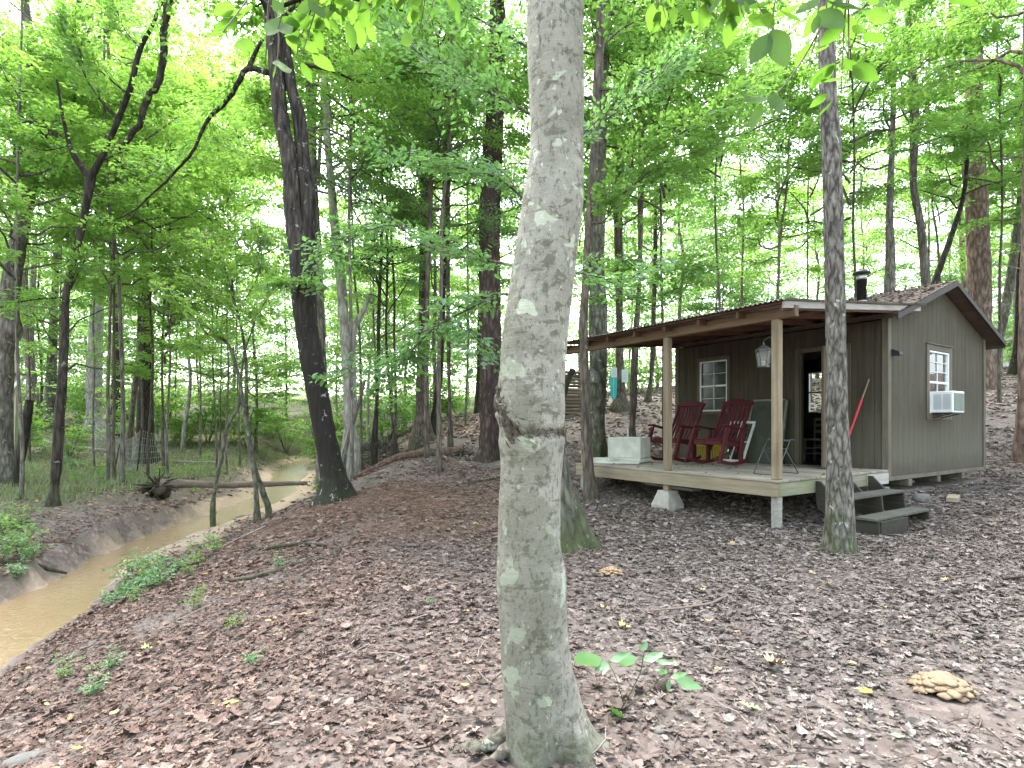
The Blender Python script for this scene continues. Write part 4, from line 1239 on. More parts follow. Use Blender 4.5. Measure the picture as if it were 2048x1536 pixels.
def wood_tree(name, label, group, x, y, bk, i, s, crowns):
    root = empty(name, label, 'tree', (x, y, hz(x, y)), (i * 1.3 + x) % 6.28, group)
    obj('trunk', simple_trunk(bk, i), root, scale=(s, s, 1))
    for (kind, c, z, sx, sz) in crowns:
        rz = (c * 1.7 + x * 2.3) % 6.28
        obj('branches', branch_mesh(kind, c, bk), root, (0, 0, z), rz, (sx, sx, sz))
        obj('crown', crown_mesh(kind, c)[1], root, (0, 0, z), rz, (sx, sx, sz))


ZONES = [  # pixel range, depth range, count, names
    ('woodland_tree', 'slender tree in the green woods beyond the grass on the left bank', 'slender trees beyond the left bank', -60, 610, 30, 58, 14, ['grey', 'pale', 'brown'], 'maple'),
    ('thin_woodland_tree', 'thin trunk far back between the leaning oak and the plated pine', 'thin trunks far back left of the pine', 640, 1010, 24, 60, 15, ['grey', 'pale', 'brown'], 'maple'),
    ('rise_tree', 'slender tree on the rise seen through and above the porch', 'slender trees on the rise behind the porch', 1150, 1500, 27, 58, 10, ['pale', 'grey', 'pale'], 'maple'),
    ('slope_wood_tree', 'slender tree in the woods uphill of the cabin roof', 'slender trees uphill of the cabin', 1400, 2120, 22, 55, 13, ['pale', 'grey', 'pale'], 'maple'),
]
rw = np.random.default_rng(77)
for zi, (nm, lab, grp, p0, p1, y0, y1, cnt, barks, lk) in enumerate(ZONES):
    k = 0
    for j in range(cnt):
        y = y0 + (y1 - y0) * ((j + rw.random()) / cnt) ** .9
        px = p0 + (p1 - p0) * ((j * .618 + rw.uniform(-.03, .03)) % 1)
        x = (px - CX) / F * y
        d, w = creek_dist(np.array([x]), np.array([y]))
        if abs(d[0]) < 2.2 or in_cabin(x, y, 1.5):
            continue
        cr = []
        zb = rw.uniform(4.0, 8.0)
        if y < 34:
            cr.append((lk, int(rw.integers(0, 6)), zb, rw.uniform(.8, 1.15), rw.uniform(.8, 1.2)))
            if rw.random() < (.8 if zi == 0 else .5):
                cr.append(('beech', int(rw.integers(0, 4)), rw.uniform(1.5, 3.5), rw.uniform(.6, .9), rw.uniform(.5, .8)))
        else:
            cr.append(('far', int(rw.integers(0, 6)), rw.uniform(3.5, 7), rw.uniform(.9, 1.2), rw.uniform(.9, 1.3)))
            if zi == 0 or rw.random() < .4:
                cr.append(('far', int(rw.integers(0, 6)), rw.uniform(.6, 2.5), rw.uniform(.7, 1.0), rw.uniform(.5, .7)))
        wood_tree(nm, lab, grp, x, y, barks[k % len(barks)], int(rw.integers(0, 5)), rw.uniform(.6, 1.25), cr)
        k += 1

# trees of the middle distance that fill the canopy
FILL = [  # px, Y, crown kind, crown foot, scale xy, scale z
    (40, 13.5, 'maple', 5.2, .9, .8), (230, 18, 'maple', 6.0, 1.0, .9), (410, 16, 'maple', 6.5, .9, .9), (470, 20, 'maple', 5.0, 1.0, 1.0), (330, 23, 'maple', 4.2, 1.0, 1.0), (120, 22, 'maple', 4.0, 1.0, 1.1), (700, 14, 'maple', 7.0, .8, .7), (790, 21, 'maple', 10.5, .9, .8), (455, 24, 'maple', 8.5, 1.1, 1.0), (400, 30, 'maple', 13.0, 1.3, 1.1), (520, 33, 'maple', 12.0, 1.2, 1.2), (285, 27, 'maple', 11.5, 1.2, 1.0), (600, 22, 'maple', 9.5, 1, .9), (430, 20, 'maple', 9.0, 1.0, .9), (365, 17.5, 'maple', 8.6, .9, .8), (480, 28, 'maple', 9.5, 1.2, 1.2), (350, 36, 'maple', 17, 1.4, 1.2), (470, 40, 'maple', 20, 1.6, 1.3), (190, 24, 'maple', 12.5, 1.1, .9), (60, 26, 'maple', 14, 1.2, 1.0),
    (540, 25, 'maple', 4.0, 1.0, 1.1), (650, 26, 'maple', 5.0, 1.0, 1.1), (880, 13.5, 'maple', 7.4, .7, .6), (930, 22, 'maple', 12.5, .9, .8), (1090, 18, 'deep', 5.0, .9, 1.0), (1330, 14.5, 'deep', 6.2, .9, .8), (1440, 18.5, 'deep', 8.2, 1.0, .8), (1555, 16.5, 'deep', 5.6, .8, .9), (1700, 17.5, 'deep', 6.6, .9, .9), (1490, 23, 'deep', 9.5, .9, .9),
    (1620, 22, 'deep', 6.5, .9, 1.0), (2000, 19, 'deep', 7.5, .9, .9), (1880, 24, 'deep', 7, .9, 1.0), (2080, 22, 'deep', 6.5, 1.0, 1.0)]
for j, (px, y, kind, z, sx, sz) in enumerate(FILL):
    x = (px - CX) / F * y
    if in_cabin(x, y, .5):
        y += 3.5
        x = (px - CX) / F * y
    dd = creek_dist(np.array([x]), np.array([y]))[0][0]
    if abs(dd) < 2.0:
        x += 2.4 if dd > 0 else -2.4
    side = 'left of the beech' if px < 1024 else 'right of the beech'
    wood_tree('canopy_tree', 'slender leafy tree of the middle distance, ' + side, 'leafy trees of the middle distance ' + side, x, y, ['grey', 'brown', 'grey'][j % 3], j % 5, .42 + .25 * ((j * 7) % 5) / 5, [(kind, j % 6, z, sx, sz)])

# ------------------------------------------------------------------ understory shrubs
SHRUB = {}


def shrub_meshes(i, kind='maple'):
    k = (i, kind)
    if k not in SHRUB:
        r = np.random.default_rng(1200 + i)
        mb = MB()
        pts, ds, Ls = [], [], []
        for s in range(6):
            a = r.uniform(0, 6.28)
            h = r.uniform(1.2, 2.6)
            top = np.array((np.cos(a) * h * .35, np.sin(a) * h * .35, h))
            mb.tube([(0, 0, -.1), top * .5 + r.normal(0, .06, 3), top], [.014, .010, .004], 4, False)
            for q in range(9):
                t = r.uniform(.2, 1)
                a2 = r.uniform(0, 6.28)
                pts.append(top * t)
                ds.append((np.cos(a2), np.sin(a2), r.uniform(0, .4)))
                Ls.append(r.uniform(.4, .9))
        SHRUB[k] = (mb.mesh('stems', M['brown'], True), leaves_mesh('leaves', [spray_leaves(np.array(pts), np.array(ds), np.array(Ls), 26, .12, 1300 + i, .6)], T6, M[kind]))
    return SHRUB[k]


rs = np.random.default_rng(5)
SH = [(-20, 620, 27, 46, 28, 'leafy green shrub in the thicket beyond the grass', 'shrubs in the thicket beyond the grass'), (640, 940, 27, 44, 9, 'low green shrub far back on the crest beside the plated pine', 'shrubs on the crest left of the pine'),
      (1210, 1360, 30, 46, 5, 'low green shrub far back behind the porch', 'shrubs far back behind the porch'), (1900, 2100, 32, 48, 6, 'green shrub at the top of the right slope', 'shrubs at the top of the right slope')]
for (p0, p1, y0, y1, cnt, lab, grp) in SH:
    for j in range(cnt):
        y = rs.uniform(y0, y1)
        px = p0 + (p1 - p0) * ((j * .618 + rs.uniform(-.05, .05)) % 1)
        x = (px - CX) / F * y
        if abs(creek_dist(np.array([x]), np.array([y]))[0][0]) < 1.6:
            continue
        root = empty('shrub', lab, 'shrub', (x, y, hz(x, y)), rs.uniform(0, 6.28), grp)
        s = rs.uniform(.9, 2.1)
        st, lv = shrub_meshes(int(rs.integers(0, 4)), 'maple')
        obj('stems', st, root, scale=(s, s, s))
        obj('leaves', lv, root, scale=(s, s, s))


# ------------------------------------------------------------------ the far woods that read as one mass
def far_woods(n, seed):
    r = np.random.default_rng(seed)
    px = r.uniform(-250, 2300, n)
    y = r.uniform(58, 72, n)
    x = (px - CX) / F * y
    g = hgt(x, y)
    h = 26 * r.random(n)
    den = fbm(np.stack([x * .16, y * .1, h * .20], -1), 60, 3)
    low = np.clip(1 - h / 20, 0, 1)
    right = np.clip((px - 1150) / 300, 0, 1)
    keep = den > (-.5 + .62 * (1 - low) + right * .08 * (h > 5))
    x, y, z = x[keep], y[keep], (g + h)[keep]
    n = len(x)
    a = r.uniform(0, 6.28, n)
    ax = np.stack([np.cos(a), np.sin(a), r.normal(0, .3, n)], -1)
    nr = norm(r.normal(0, .7, (n, 3)) + (0, 0, .8))
    return scatter(T4[0], T4[1], np.stack([x, y, z], -1), frames(ax, nr), r.uniform(.25, .5, n), np.clip(r.normal(.55, .2, n), 0, 1))


def unseen_woods(n, seed):
    """unseen woods beside and behind the camera, added to block low skylight on the porch"""
    r = np.random.default_rng(seed)
    a = r.uniform(np.radians(45), np.radians(315), n)           # clockwise from the view direction
    R = r.uniform(24, 36, n)
    x, y = np.sin(a) * R, np.cos(a) * R
    h = 2 + 22 * r.random(n)
    keep = fbm(np.stack([x * .2, y * .2, h * .2], -1), 66, 3) > -.25
    keep &= ~((a < np.radians(75)) | (a > np.radians(285))) | (R > 30)
    x, y, h = x[keep], y[keep], h[keep]
    n = len(x)
    b = r.uniform(0, 6.28, n)
    ax = np.stack([np.cos(b), np.sin(b), r.normal(0, .3, n)], -1)
    nr = norm(r.normal(0, .7, (n, 3)) + (0, 0, .8))
    return scatter(T4[0], T4[1], np.stack([x, y, hgt(x, y) + h], -1), frames(ax, nr), r.uniform(.45, .85, n), np.clip(r.normal(.55, .2, n), 0, 1))


v, f, a = merge([far_woods(210000, 3), unseen_woods(45000, 5)])  # second part is unseen foliage round the camera, added to darken the porch
tag(obj('far_woods', make_mesh('far_woods', v, f, M['far_leaf'], False, {'tint': a})), 'pale green foliage of the far woods closing the view, plus unseen foliage added behind the camera', 'woods', kind='stuff')


def grass_blades(n, seed):
    r = np.random.default_rng(seed)
    x = r.uniform(-30, -8, n)
    y = r.uniform(13, 40, n)
    keep = r.random(n) < masks(x, y)[2] * .9
    x, y = x[keep], y[keep]
    n = len(x)
    a = r.uniform(0, 6.28, n)
    tv = np.array([(0, -.07, 0), (0, .07, 0), (.15, .05, .6), (.15, -.05, .6), (.5, 0, 1)])
    nrm_ = np.tile((0, 0, 1.), (n, 1))
    R = frames(np.stack([np.cos(a), np.sin(a), a * 0], -1), nrm_)
    return scatter(tv, [np.array([(0, 1, 2, 3)]), np.array([(3, 2, 4)])], np.stack([x, y, hgt(x, y)], -1), R, r.uniform(.08, .26, n), r.random(n))


M['grass'] = leafmat('grass_blade', (.09, .115, .045), (.22, .235, .12), (.12, .19, .05), (.28, .34, .15), .35, .04)
v, f, a = grass_blades(70000, 8)
tag(obj('grass', make_mesh('grass', v, f, M['grass'], False, {'tint': a})), 'thin pale grass on the flat of the left bank', 'grass', kind='stuff')
# ------------------------------------------------------------------ cabin: local X = from the porch wall to the back, local Y = along the porch, Z world height
ANG = math.atan2(.55, .835)
CO = np.array((6.45, 9.56, 0.))
U = np.array((-.55, .835, 0.))       # along the porch wall
Vv = np.array((.835, .55, 0.))       # towards the back


def W(b, a, z):
    return CO + Vv * b + U * a + np.array((0, 0, z))


LEN, DEP, FL = 4.56, 4.5, .78
EAVE, RIDGE, RX = 3.45, 4.27, 2.30
M['siding'] = None
t = NT('siding_paint')
o_ = t.vec()
n_ = t.noise(t.vec((14, 14, .9)), 1, 6, .65)
c_ = t.ramp(n_, [(.3, (.052, .045, .032)), (.7, (.090, .079, .057))])
c_ = t.mix(1.0, c_, t.ramp(t.attr('tint'), [(0, .94), (1, 1.05)]), 'MULTIPLY')
blot = t.noise(o_, 1.6, 6, .65)
c_ = t.mix(t.ramp(blot, [(.46, 0.0), (.70, .65)]), c_, (.056, .041, .028))
z_ = t.n('ShaderNodeSeparateXYZ', i_0=o_).outputs[2]
mild = t.math('SUBTRACT', t.math('ADD', 1.75, t.math('MULTIPLY', t.noise(t.vec((9, 9, .8)), 1, 4), .8)), z_)
c_ = t.mix(t.ramp(mild, [(.25, 0.0), (1.1, .42)]), c_, (.140, .132, .100))      # weathered, washed lower half
mud = t.math('SUBTRACT', t.math('MULTIPLY', t.noise(t.vec((1, 1, .7)), 7, 5, .7), .7), z_)
c_ = t.mix(t.ramp(t.math('ADD', mud, .9), [(.28, 0.0), (.62, .65)]), c_, (.060, .047, .035))      # rain-splashed mud at the foot
sp = t.noise(t.vec((6, 6, 3)), 3, 6, .7)
c_ = t.mix(t.ramp(sp, [(.70, 0.0), (.76, .5)]), c_, (.26, .24, .20))
M['siding'] = t.principled(c_, .8, t.bump(n_, .3, .006), spec=.2)
M['trim'] = wood('trim_wood', (.095, .082, .060), (.155, .135, .105), 2, tintamt=.2)
M['post'] = wood('post_timber', (.165, .125, .082), (.30, .24, .165), 2, tintamt=.15)
M['beam'] = wood('beam_timber', (.115, .07, .04), (.22, .145, .09), 1, tintamt=.2)
M['rafter'] = wood('rafter_timber', (.095, .048, .030), (.17, .095, .062), 0, tintamt=.25)
M['deck'] = wood('deck_board', (.20, .17, .13), (.36, .32, .26), 1, tintamt=.35, stain=(.14, .115, .085))
M['rim'] = wood('rim_board', (.19, .15, .105), (.33, .27, .20), 1, tintamt=.15, stain=(.17, .16, .10))
M['rimgreen'] = wood('mossy_rim_board', (.16, .155, .105), (.29, .28, .20), 0, tintamt=.15, stain=(.13, .16, .06))
M['greywood'] = wood('grey_weathered_wood', (.25, .235, .21), (.42, .40, .37), 0, tintamt=.2)
M['step'] = wood('step_plank', (.028, .024, .020), (.066, .058, .047), 1, tintamt=.25, stain=(.03, .032, .02))
M['steptop'] = wood('step_tread', (.055, .052, .043), (.125, .118, .098), 1, tintamt=.25, stain=(.035, .040, .024))
M['metal'] = paint('corrugated_metal', (.30, .29, .27), .45, .25, 3, .5, .35, (.15, .085, .05))
M['white'] = paint('white_vinyl', (.74, .76, .75), .4, .06, 3)
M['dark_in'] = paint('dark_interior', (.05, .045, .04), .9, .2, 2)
M['shingle'] = None
t = NT('shingles')
br = t.n('ShaderNodeTexBrick', i_Vector=t.vec((1, 1, 1)), i_Scale=3.2, i_Color1=(.10, .075, .062, 1), i_Color2=(.17, .13, .105, 1), i_Mortar=(.045, .035, .03, 1))
n_ = t.noise(t.vec(), 40, 5)
c_ = t.mix(t.ramp(n_, [(.3, .4), (.7, 0.0)]), br.outputs['Color'], (.07, .05, .042))
M['shingle'] = t.principled(c_, .9, t.bump(n_, .5, .01))
t = NT('window_glass')
M['glass'] = t.principled((.014, .017, .017), .07, spec=.3)
t = NT('clear_glass')
gl = t.n('ShaderNodeBsdfGlossy', i_Color=(1, 1, 1, 1), i_Roughness=.02).outputs[0]
tr = t.n('ShaderNodeBsdfTransparent', i_Color=(.92, .95, .94, 1)).outputs[0]
fr = t.n('ShaderNodeFresnel', i_IOR=1.45).outputs[0]
t.t.links.new(t.n('ShaderNodeMixShader', i_0=fr, i_1=tr, i_2=gl).outputs[0], t.out.inputs[0])
M['clear'] = t.m

cab = empty('cabin', 'small brown wooden cabin with a covered timber porch and a gable window', 'cabin', (CO[0], CO[1], 0), ANG)


def board_wall(name, axis, L, z0, topf, fixed, outw, opens, width=.203):
    """grooved vertical siding: boards in front of a backing; axis = local axis the wall runs along; fixed = plane coordinate, outw = sign of the outside"""
    mb = MB()
    segs = []
    x = 0.0
    cuts = sorted({0.0, L, *[c for o in opens for c in o[:2]]} | {round(k * width, 4) for k in range(1, int(L / width) + 1)})
    cuts = [c for k, c in enumerate(cuts) if k == 0 or c - cuts[k - 1] > .012]
    cuts[-1] = L
    bt, gap = .016, .0028

    def col(x0, x1, lo, hi0, hi1, d0, d1, tint):
        if axis == 1:
            V = [(d, y, z) for d in (d0, d1) for (y, z) in ((x0, lo), (x1, lo), (x1, hi1), (x0, hi0))]
        else:
            V = [(y, d, z) for d in (d0, d1) for (y, z) in ((x0, lo), (x1, lo), (x1, hi1), (x0, hi0))]
        q = [(0, 1, 2, 3), (7, 6, 5, 4), (0, 4, 5, 1), (1, 5, 6, 2), (2, 6, 7, 3), (3, 7, 4, 0)]
        mb.add(V, [q], tint)
    for x0, x1 in zip(cuts[:-1], cuts[1:]):
        m = (x0 + x1) / 2
        spans = [(z0, None)]
        for (o0, o1, q0, q1) in opens:
            if o0 - 1e-3 < m < o1 + 1e-3:
                spans = [(z0, q0)] if q0 > z0 + .02 else []
                spans.append((q1, None))
        for lo, hi in spans:
            h0, h1 = (topf(x0), topf(x1)) if hi is None else (hi, hi)
            tint = rng.random()
            isop = lambda e: any(abs(e - o[0]) < 1e-3 or abs(e - o[1]) < 1e-3 for o in opens)
            g0 = 0 if (isop(x0) or x0 == 0) else gap
            g1 = 0 if (isop(x1) or x1 == L) else gap
            col(x0 + g0, x1 - g1, lo, h0, h1, fixed, fixed - outw * bt, tint)                    # board
            col(x0, x1, lo + .002, h0 - .002, h1 - .002, fixed - outw * (bt - .002), fixed - outw * .09, .5)      # backing
    return part(name, mb, M['siding'], cab)


roofz = lambda x: EAVE + (RIDGE - EAVE) * (1 - abs(x - RX) / RX) - .10
WIN_F = (3.15, 3.87, 1.86, 2.99)
DOOR = (.68, 1.53, FL, 2.94)
WIN_B = (2.9, 3.8, 1.88, 2.98)
WIN_G = (1.665, 2.60, 1.77, 2.96)
board_wall('front_wall', 1, LEN, .62, lambda y: EAVE - .08, 0.0, -1, [WIN_F, DOOR])
board_wall('gable_wall', 0, DEP, .66, roofz, 0.0, -1, [WIN_G])
board_wall('back_wall', 1, LEN, .62, lambda y: EAVE - .08, DEP, 1, [WIN_B])
board_wall('end_wall', 0, DEP, .66, roofz, LEN, 1, [])
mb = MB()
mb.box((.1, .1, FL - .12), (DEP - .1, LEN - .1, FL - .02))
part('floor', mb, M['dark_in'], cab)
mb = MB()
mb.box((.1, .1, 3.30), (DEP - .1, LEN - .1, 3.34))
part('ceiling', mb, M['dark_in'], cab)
# skirt, runners and joists below the gable wall
mb = MB()
mb.box((-.02, -.022, .585), (DEP + .02, .05, .655), .004)
mb.box((-.02, LEN - .05, .585), (DEP + .02, LEN + .02, .655), .004)
part('skirt_board', mb, M['trim'], cab)
for x in (.75, 2.0, 3.2):
    mb = MB()
    mb.box((x, -.03, .46), (x + .14, LEN, .58), .006)
    part('joist', mb, M['trim'], cab)
M['concrete'] = paint('concrete', (.30, .29, .27), .9, .15, 6, .2)
for (x, y) in ((.25, .15), (4.0, .3), (.3, 4.2), (4.1, 4.2), (2.2, .5)):
    p = W(x, y, 0)
    mb = MB()
    mb.box((x - .2, y, hz(p[0], p[1]) - .15), (x + .2, y + .4, .455), .01)
    part('foundation_block', mb, M['concrete'], cab)
for (x, y) in ((-.012, -.012), (DEP - .08, -.012), (-.012, LEN - .08)):
    mb = MB()
    mb.box((x - .014, y - .014, .60), (x + .095, y + .09, EAVE - .06), .005)
    part('corner_trim', mb, M['trim'], cab)

# roof of the cabin
mb = MB()
sl = (RIDGE - EAVE) / RX
for s in (-1, 1):
    x_e = RX + s * (RX + (.22 if s < 0 else .38))
    z_e = RIDGE - sl * abs(x_e - RX)
    n_course = 14
    for k in range(n_course):                    # overlapping courses of shingles
        u0, u1 = k / n_course, (k + 1.12) / n_course
        xa, xb = RX + (x_e - RX) * u0, RX + (x_e - RX) * min(u1, 1.0)
        za, zb = RIDGE - sl * abs(xa - RX), RIDGE - sl * abs(xb - RX)
        V = [(xa, -.24, za + .045), (xa, LEN + .24, za + .045), (xb, LEN + .24, zb + .058), (xb, -.24, zb + .058), (xa, -.24, za + .028), (xa, LEN + .24, za + .028), (xb, LEN + .24, zb + .034), (xb, -.24, zb + .034)]
        mb.add(V, [[(0, 1, 2, 3), (7, 6, 5, 4), (0, 3, 7, 4), (1, 5, 6, 2), (3, 2, 6, 7), (0, 4, 5, 1)]], .5)
roof = part('roof', mb, M['shingle'], cab)
mb = MB()
for s in (-1, 1):
    x_e = RX + s * (RX + (.20 if s < 0 else .36))
    z_e = RIDGE - sl * abs(x_e - RX)
    mb.prism([(RX, RIDGE + .026), (x_e, z_e + .026), (x_e, z_e - .02), (RX, RIDGE - .02)][::s], -.22, LEN + .22, 1)
obj('roof_decking', mb.mesh('roof_decking', wood('roof_boards', (.07, .05, .038), (.12, .09, .07), 1)), roof)
for y in (-.252, LEN + .222):
    mb = MB()
    for s in (-1, 1):
        x_e = RX + s * (RX + (.21 if s < 0 else .37))
        z_e = RIDGE - sl * abs(x_e - RX)
        xm = RX + s * .001
        mb.prism([(xm, RIDGE + .03), (x_e, z_e + .03), (x_e, z_e - .065), (xm, RIDGE - .065)], y, y + .028, 1)
    obj('rake_board', mb.mesh('rake_board', paint('dark_rake', (.040, .030, .025), .7, .15, 5)), roof)
    # lighter drip edge
mb = MB()
x_e = RX + RX + .385
z_e = RIDGE - sl * (x_e - RX)
mb.box((x_e, -.22, z_e - .09), (x_e + .022, LEN + .22, z_e + .045), .003)
obj('fascia', mb.mesh('fascia', M['trim']), roof)

# stovepipe
mb = MB()
mb.lathe([(.085, 3.80), (.085, 4.56), (.088, 4.56), (.088, 4.565)], (1.50, 1.1, 0), 20)
sp_ = part('stovepipe', mb, paint('black_iron', (.018, .018, .019), .6, .3, 6, .4), cab, True)
mb = MB()
mb.lathe([(.09, 4.50), (.09, 4.585), (.02, 4.586)], (1.50, 1.1, 0), 20)
obj('band', mb.mesh('band', paint('galvanised', (.52, .56, .56), .35, .1, 6, .5, .6), True), sp_)
mb = MB()
mb.lathe([(.03, 4.58), (.03, 4.62), (.165, 4.618), (.15, 4.655), (.05, 4.70), (.01, 4.705)], (1.50, 1.1, 0), 24)
obj('cap', mb.mesh('cap', paint('dark_cap', (.03, .03, .032), .55, .2, 5), True), sp_)
mb = MB()
mb.lathe([(.2, 3.93), (.18, 4.0), (.1, 4.06), (.095, 4.07)], (1.50, 1.1, 0), 20)
obj('flashing', mb.mesh('flashing', M['metal'], True), sp_)


def window(axis, fixed, outw, o, cols, rows, glass, casing=.10, proud=.022, bottom=True, sill=False, frame='white', raised=None):
    """sash window in an opening; returns its frame object"""
    o0, o1, z0, z1 = o

    def bx(mb, y0, y1, za, zb, d0, d1, c=.003):
        lo, hi = (fixed + outw * d0, fixed + outw * d1), (y0, y1)
        if axis == 1:
            mb.box((min(lo), y0, za), (max(lo), y1, zb), c)
        else:
            mb.box((y0, min(lo), za), (y1, max(lo), zb), c)
    fr = MB()
    w = .03
    bx(fr, o0, o0 + w, z0, z1, -.07, .012)
    bx(fr, o1 - w, o1, z0, z1, -.07, .012)
    bx(fr, o0 + w, o1 - w, z1 - w, z1, -.07, .011)
    bx(fr, o0 + w, o1 - w, z0, z0 + w, -.07, .011)
    mid = (z0 + z1) / 2
    bx(fr, o0 + w, o1 - w, mid - .02, mid + .02, -.05, .004)
    f = part('window', fr, M[frame], cab)
    mb = MB()
    for k in range(1, cols):
        c = o0 + w + (o1 - o0 - 2 * w) * k / cols
        bx(mb, c - .006, c + .006, z0 + w, mid - .02, -.034, -.018, .002)
        bx(mb, c - .006, c + .006, mid + .02, z1 - w, -.034, -.018, .002)
    for lo, hi in ((z0 + w, mid - .02), (mid + .02, z1 - w)):
        for k in range(1, rows):
            c = lo + (hi - lo) * k / rows
            bx(mb, o0 + w, o1 - w, c - .006, c + .006, -.032, -.016, .002)
    obj('muntin', mb.mesh('muntin', M[frame]), f)
    mb = MB()
    bx(mb, o0 + w, o1 - w, z0 + w, z1 - w, -.040, -.036, .0005)
    obj('pane', mb.mesh('pane', M[glass]), f)
    if casing:
        mb = MB()
        c = casing
        bx(mb, o0 - c, o0 - .001, z0 - c, z1 + c, .003, proud)
        bx(mb, o1 + .001, o1 + c, z0 - c, z1 + c, .003, proud)
        bx(mb, o0 - .002, o1 + .002, z1 + .001, z1 + c, .003, proud - .003)
        bx(mb, o0 - .002, o1 + .002, z0 - c, z0 - .001, .003, proud - .003)
        bx(mb, o0 - c - .015, o1 + c + .015, z1 + c, z1 + c + .02, .003, proud + .02)
        obj('casing', mb.mesh('casing', M['trim']), f)
    return f


window(1, 0, -1, WIN_F, 2, 2, 'glass', .07)
window(1, DEP, 1, WIN_B, 2, 2, 'clear', .08)
window(0, 0, -1, WIN_G, 2, 3, 'clear', .115)
# door frame and the door leaf swung out over the porch
mb = MB()
for y in (DOOR[0] - .09, DOOR[1] + .002):
    mb.box((-.024, y, FL + .002), (-.003, y + .088, DOOR[3] + .09), .004)
mb.box((-.022, DOOR[0], DOOR[3] + .002), (-.003, DOOR[1], DOOR[3] + .088), .004)
mb.box((-.002, DOOR[0] + .001, FL), (.09, DOOR[0] + .022, DOOR[3] - .001), .003)
mb.box((-.002, DOOR[1] - .022, FL), (.09, DOOR[1] - .001, DOOR[3] - .001), .003)
part('door_frame', mb, M['trim'], cab)
mb = MB()
mb.box((-.86, DOOR[0] - .05, FL + .03), (-.03, DOOR[0] - .008, DOOR[3] - .02), .004)
for z0, z1 in ((FL + .06, FL + .2), (1.75, 1.9), (DOOR[3] - .2, DOOR[3] - .05)):
    mb.box((-.83, DOOR[0] - .007, z0), (-.06, DOOR[0] + .012, z1), .004)
door = part('door', mb, wood('door_boards', (.13, .105, .075), (.22, .18, .135), 2), cab)
mb = MB()
mb.lathe([(.012, 0), (.012, .03), (.03, .04), (.03, .06), (.01, .07)], (0, 0, 0), 14)
k_ = obj('handle', mb.mesh('handle', paint('brass', (.3, .25, .15), .35, .2, 8, .5, .8), True), door, (-.78, DOOR[0] + .01, 1.78))
k_.rotation_euler = (-math.pi / 2, 0, 0)
# small dark lamp on the gable
mb = MB()
mb.box((.09, -.03, 2.74), (.2, -.004, 2.86), .008)
mb.prism([(-.035, 2.86), (-.15, 2.80), (-.15, 2.755), (-.06, 2.74), (-.03, 2.76)], .08, .21, 0)
part('flood_lamp', mb, paint('black_plastic', (.02, .02, .02), .5, .2, 5), cab)

# ------------------------------------------------------------------ porch (built onto the cabin)
AE = 4.3                                   # far end of the deck
mb = MB()
k = 0
x = -3.34
while x < -.03:
    w = .138
    x1 = min(x + w, -.022)
    # two lengths per row with staggered butt joints
    cut = 2.1 + .6 * ((k * 7) % 5 - 2) / 2
    for (y0, y1) in ((-.03, cut - .002), (cut + .002, AE + .02)):
        mb.box((x, y0, FL - .035), (x1, y1, FL + rng.uniform(-.002, .002)), .004)
    x += w + .006
    k += 1
deck = part('porch_deck', mb, M['deck'], cab)
mb = MB()
mb.box((-3.338, -.02, FL - .235), (-3.30, AE, FL - .04), .005)
part('rim_board', mb, M['rim'], cab)
mb = MB()
mb.box((-3.298, -.022, FL - .232), (-.03, .016, FL - .041), .005)
part('rim_board', mb, M['rimgreen'], cab)['label'] = 'short side rim board greened by algae'
mb = MB()
mb.box((-3.298, AE - .04, FL - .232), (-.03, AE - .002, FL - .041), .005)
part('rim_board', mb, M['rim'], cab)
for y in (.7, 1.4, 2.1, 2.8, 3.5):
    mb = MB()
    mb.box((-3.297, y, FL - .23), (-.06, y + .038, FL - .045), .003)
    part('deck_joist', mb, M['beam'], cab)
BT = 3.03                                  # underside of the porch beam
for (y, zl) in ((.05, None), (2.01, 'block'), (4.16, None)):
    mb = MB()
    mb.box((-3.285, y - .055, FL + .003), (-3.175, y + .055, BT - .001), .008)
    part('porch_post', mb, M['post'], cab)
    p = W(-3.23, y, 0)
    g = hz(p[0], p[1])
    mb = MB()
    mb.box((-3.29, y - .055, (g + .30) if zl else g - .2), (-3.18, y + .055, FL - .236), .008)
    part('deck_leg', mb, M['greywood'] if not zl else M['post'], cab)
for (x, y) in ((-.3, 4.15), (-.3, .2), (-.35, 2.1)):
    p = W(x, y, 0)
    mb = MB()
    mb.box((x - .05, y - .05, hz(p[0], p[1]) - .2), (x + .05, y + .05, FL - .236), .006)
    part('deck_leg', mb, M['greywood'], cab)
mb = MB()
mb.box((-3.275, -.24, BT), (-3.185, 4.75, BT + .155), .006)
part('beam', mb, M['beam'], cab)
prz = lambda x: 3.215 + (x + 3.5) * .100           # underside of the porch roof metal
for y in np.linspace(-.16, 4.62, 8):
    mb = MB()
    x0, x1 = -3.46, .55
    mb.prism([(x0, prz(x0) - .115), (x1, prz(x1) - .115), (x1, prz(x1) - .03), (x0, prz(x0) - .03)], y - .02, y + .02, 1)
    part('rafter', mb, M['rafter'], cab)
mb = MB()
for x in (-3.44, -2.6, -1.75, -.9, -.05):
    mb.box((x - .045, -.2, prz(x) - .028), (x + .045, 4.7, prz(x) - .003), .003)
part('purlin', mb, M['rafter'], cab)
mb = MB()
x0, x1 = -3.50, .72
mb.prism([(x0, prz(x0) - .095), (x1, prz(x1) - .085), (x1, prz(x1) + .0), (x0, prz(x0) + .0)], -.225, -.19, 1)
part('fascia', mb, M['greywood'], cab)
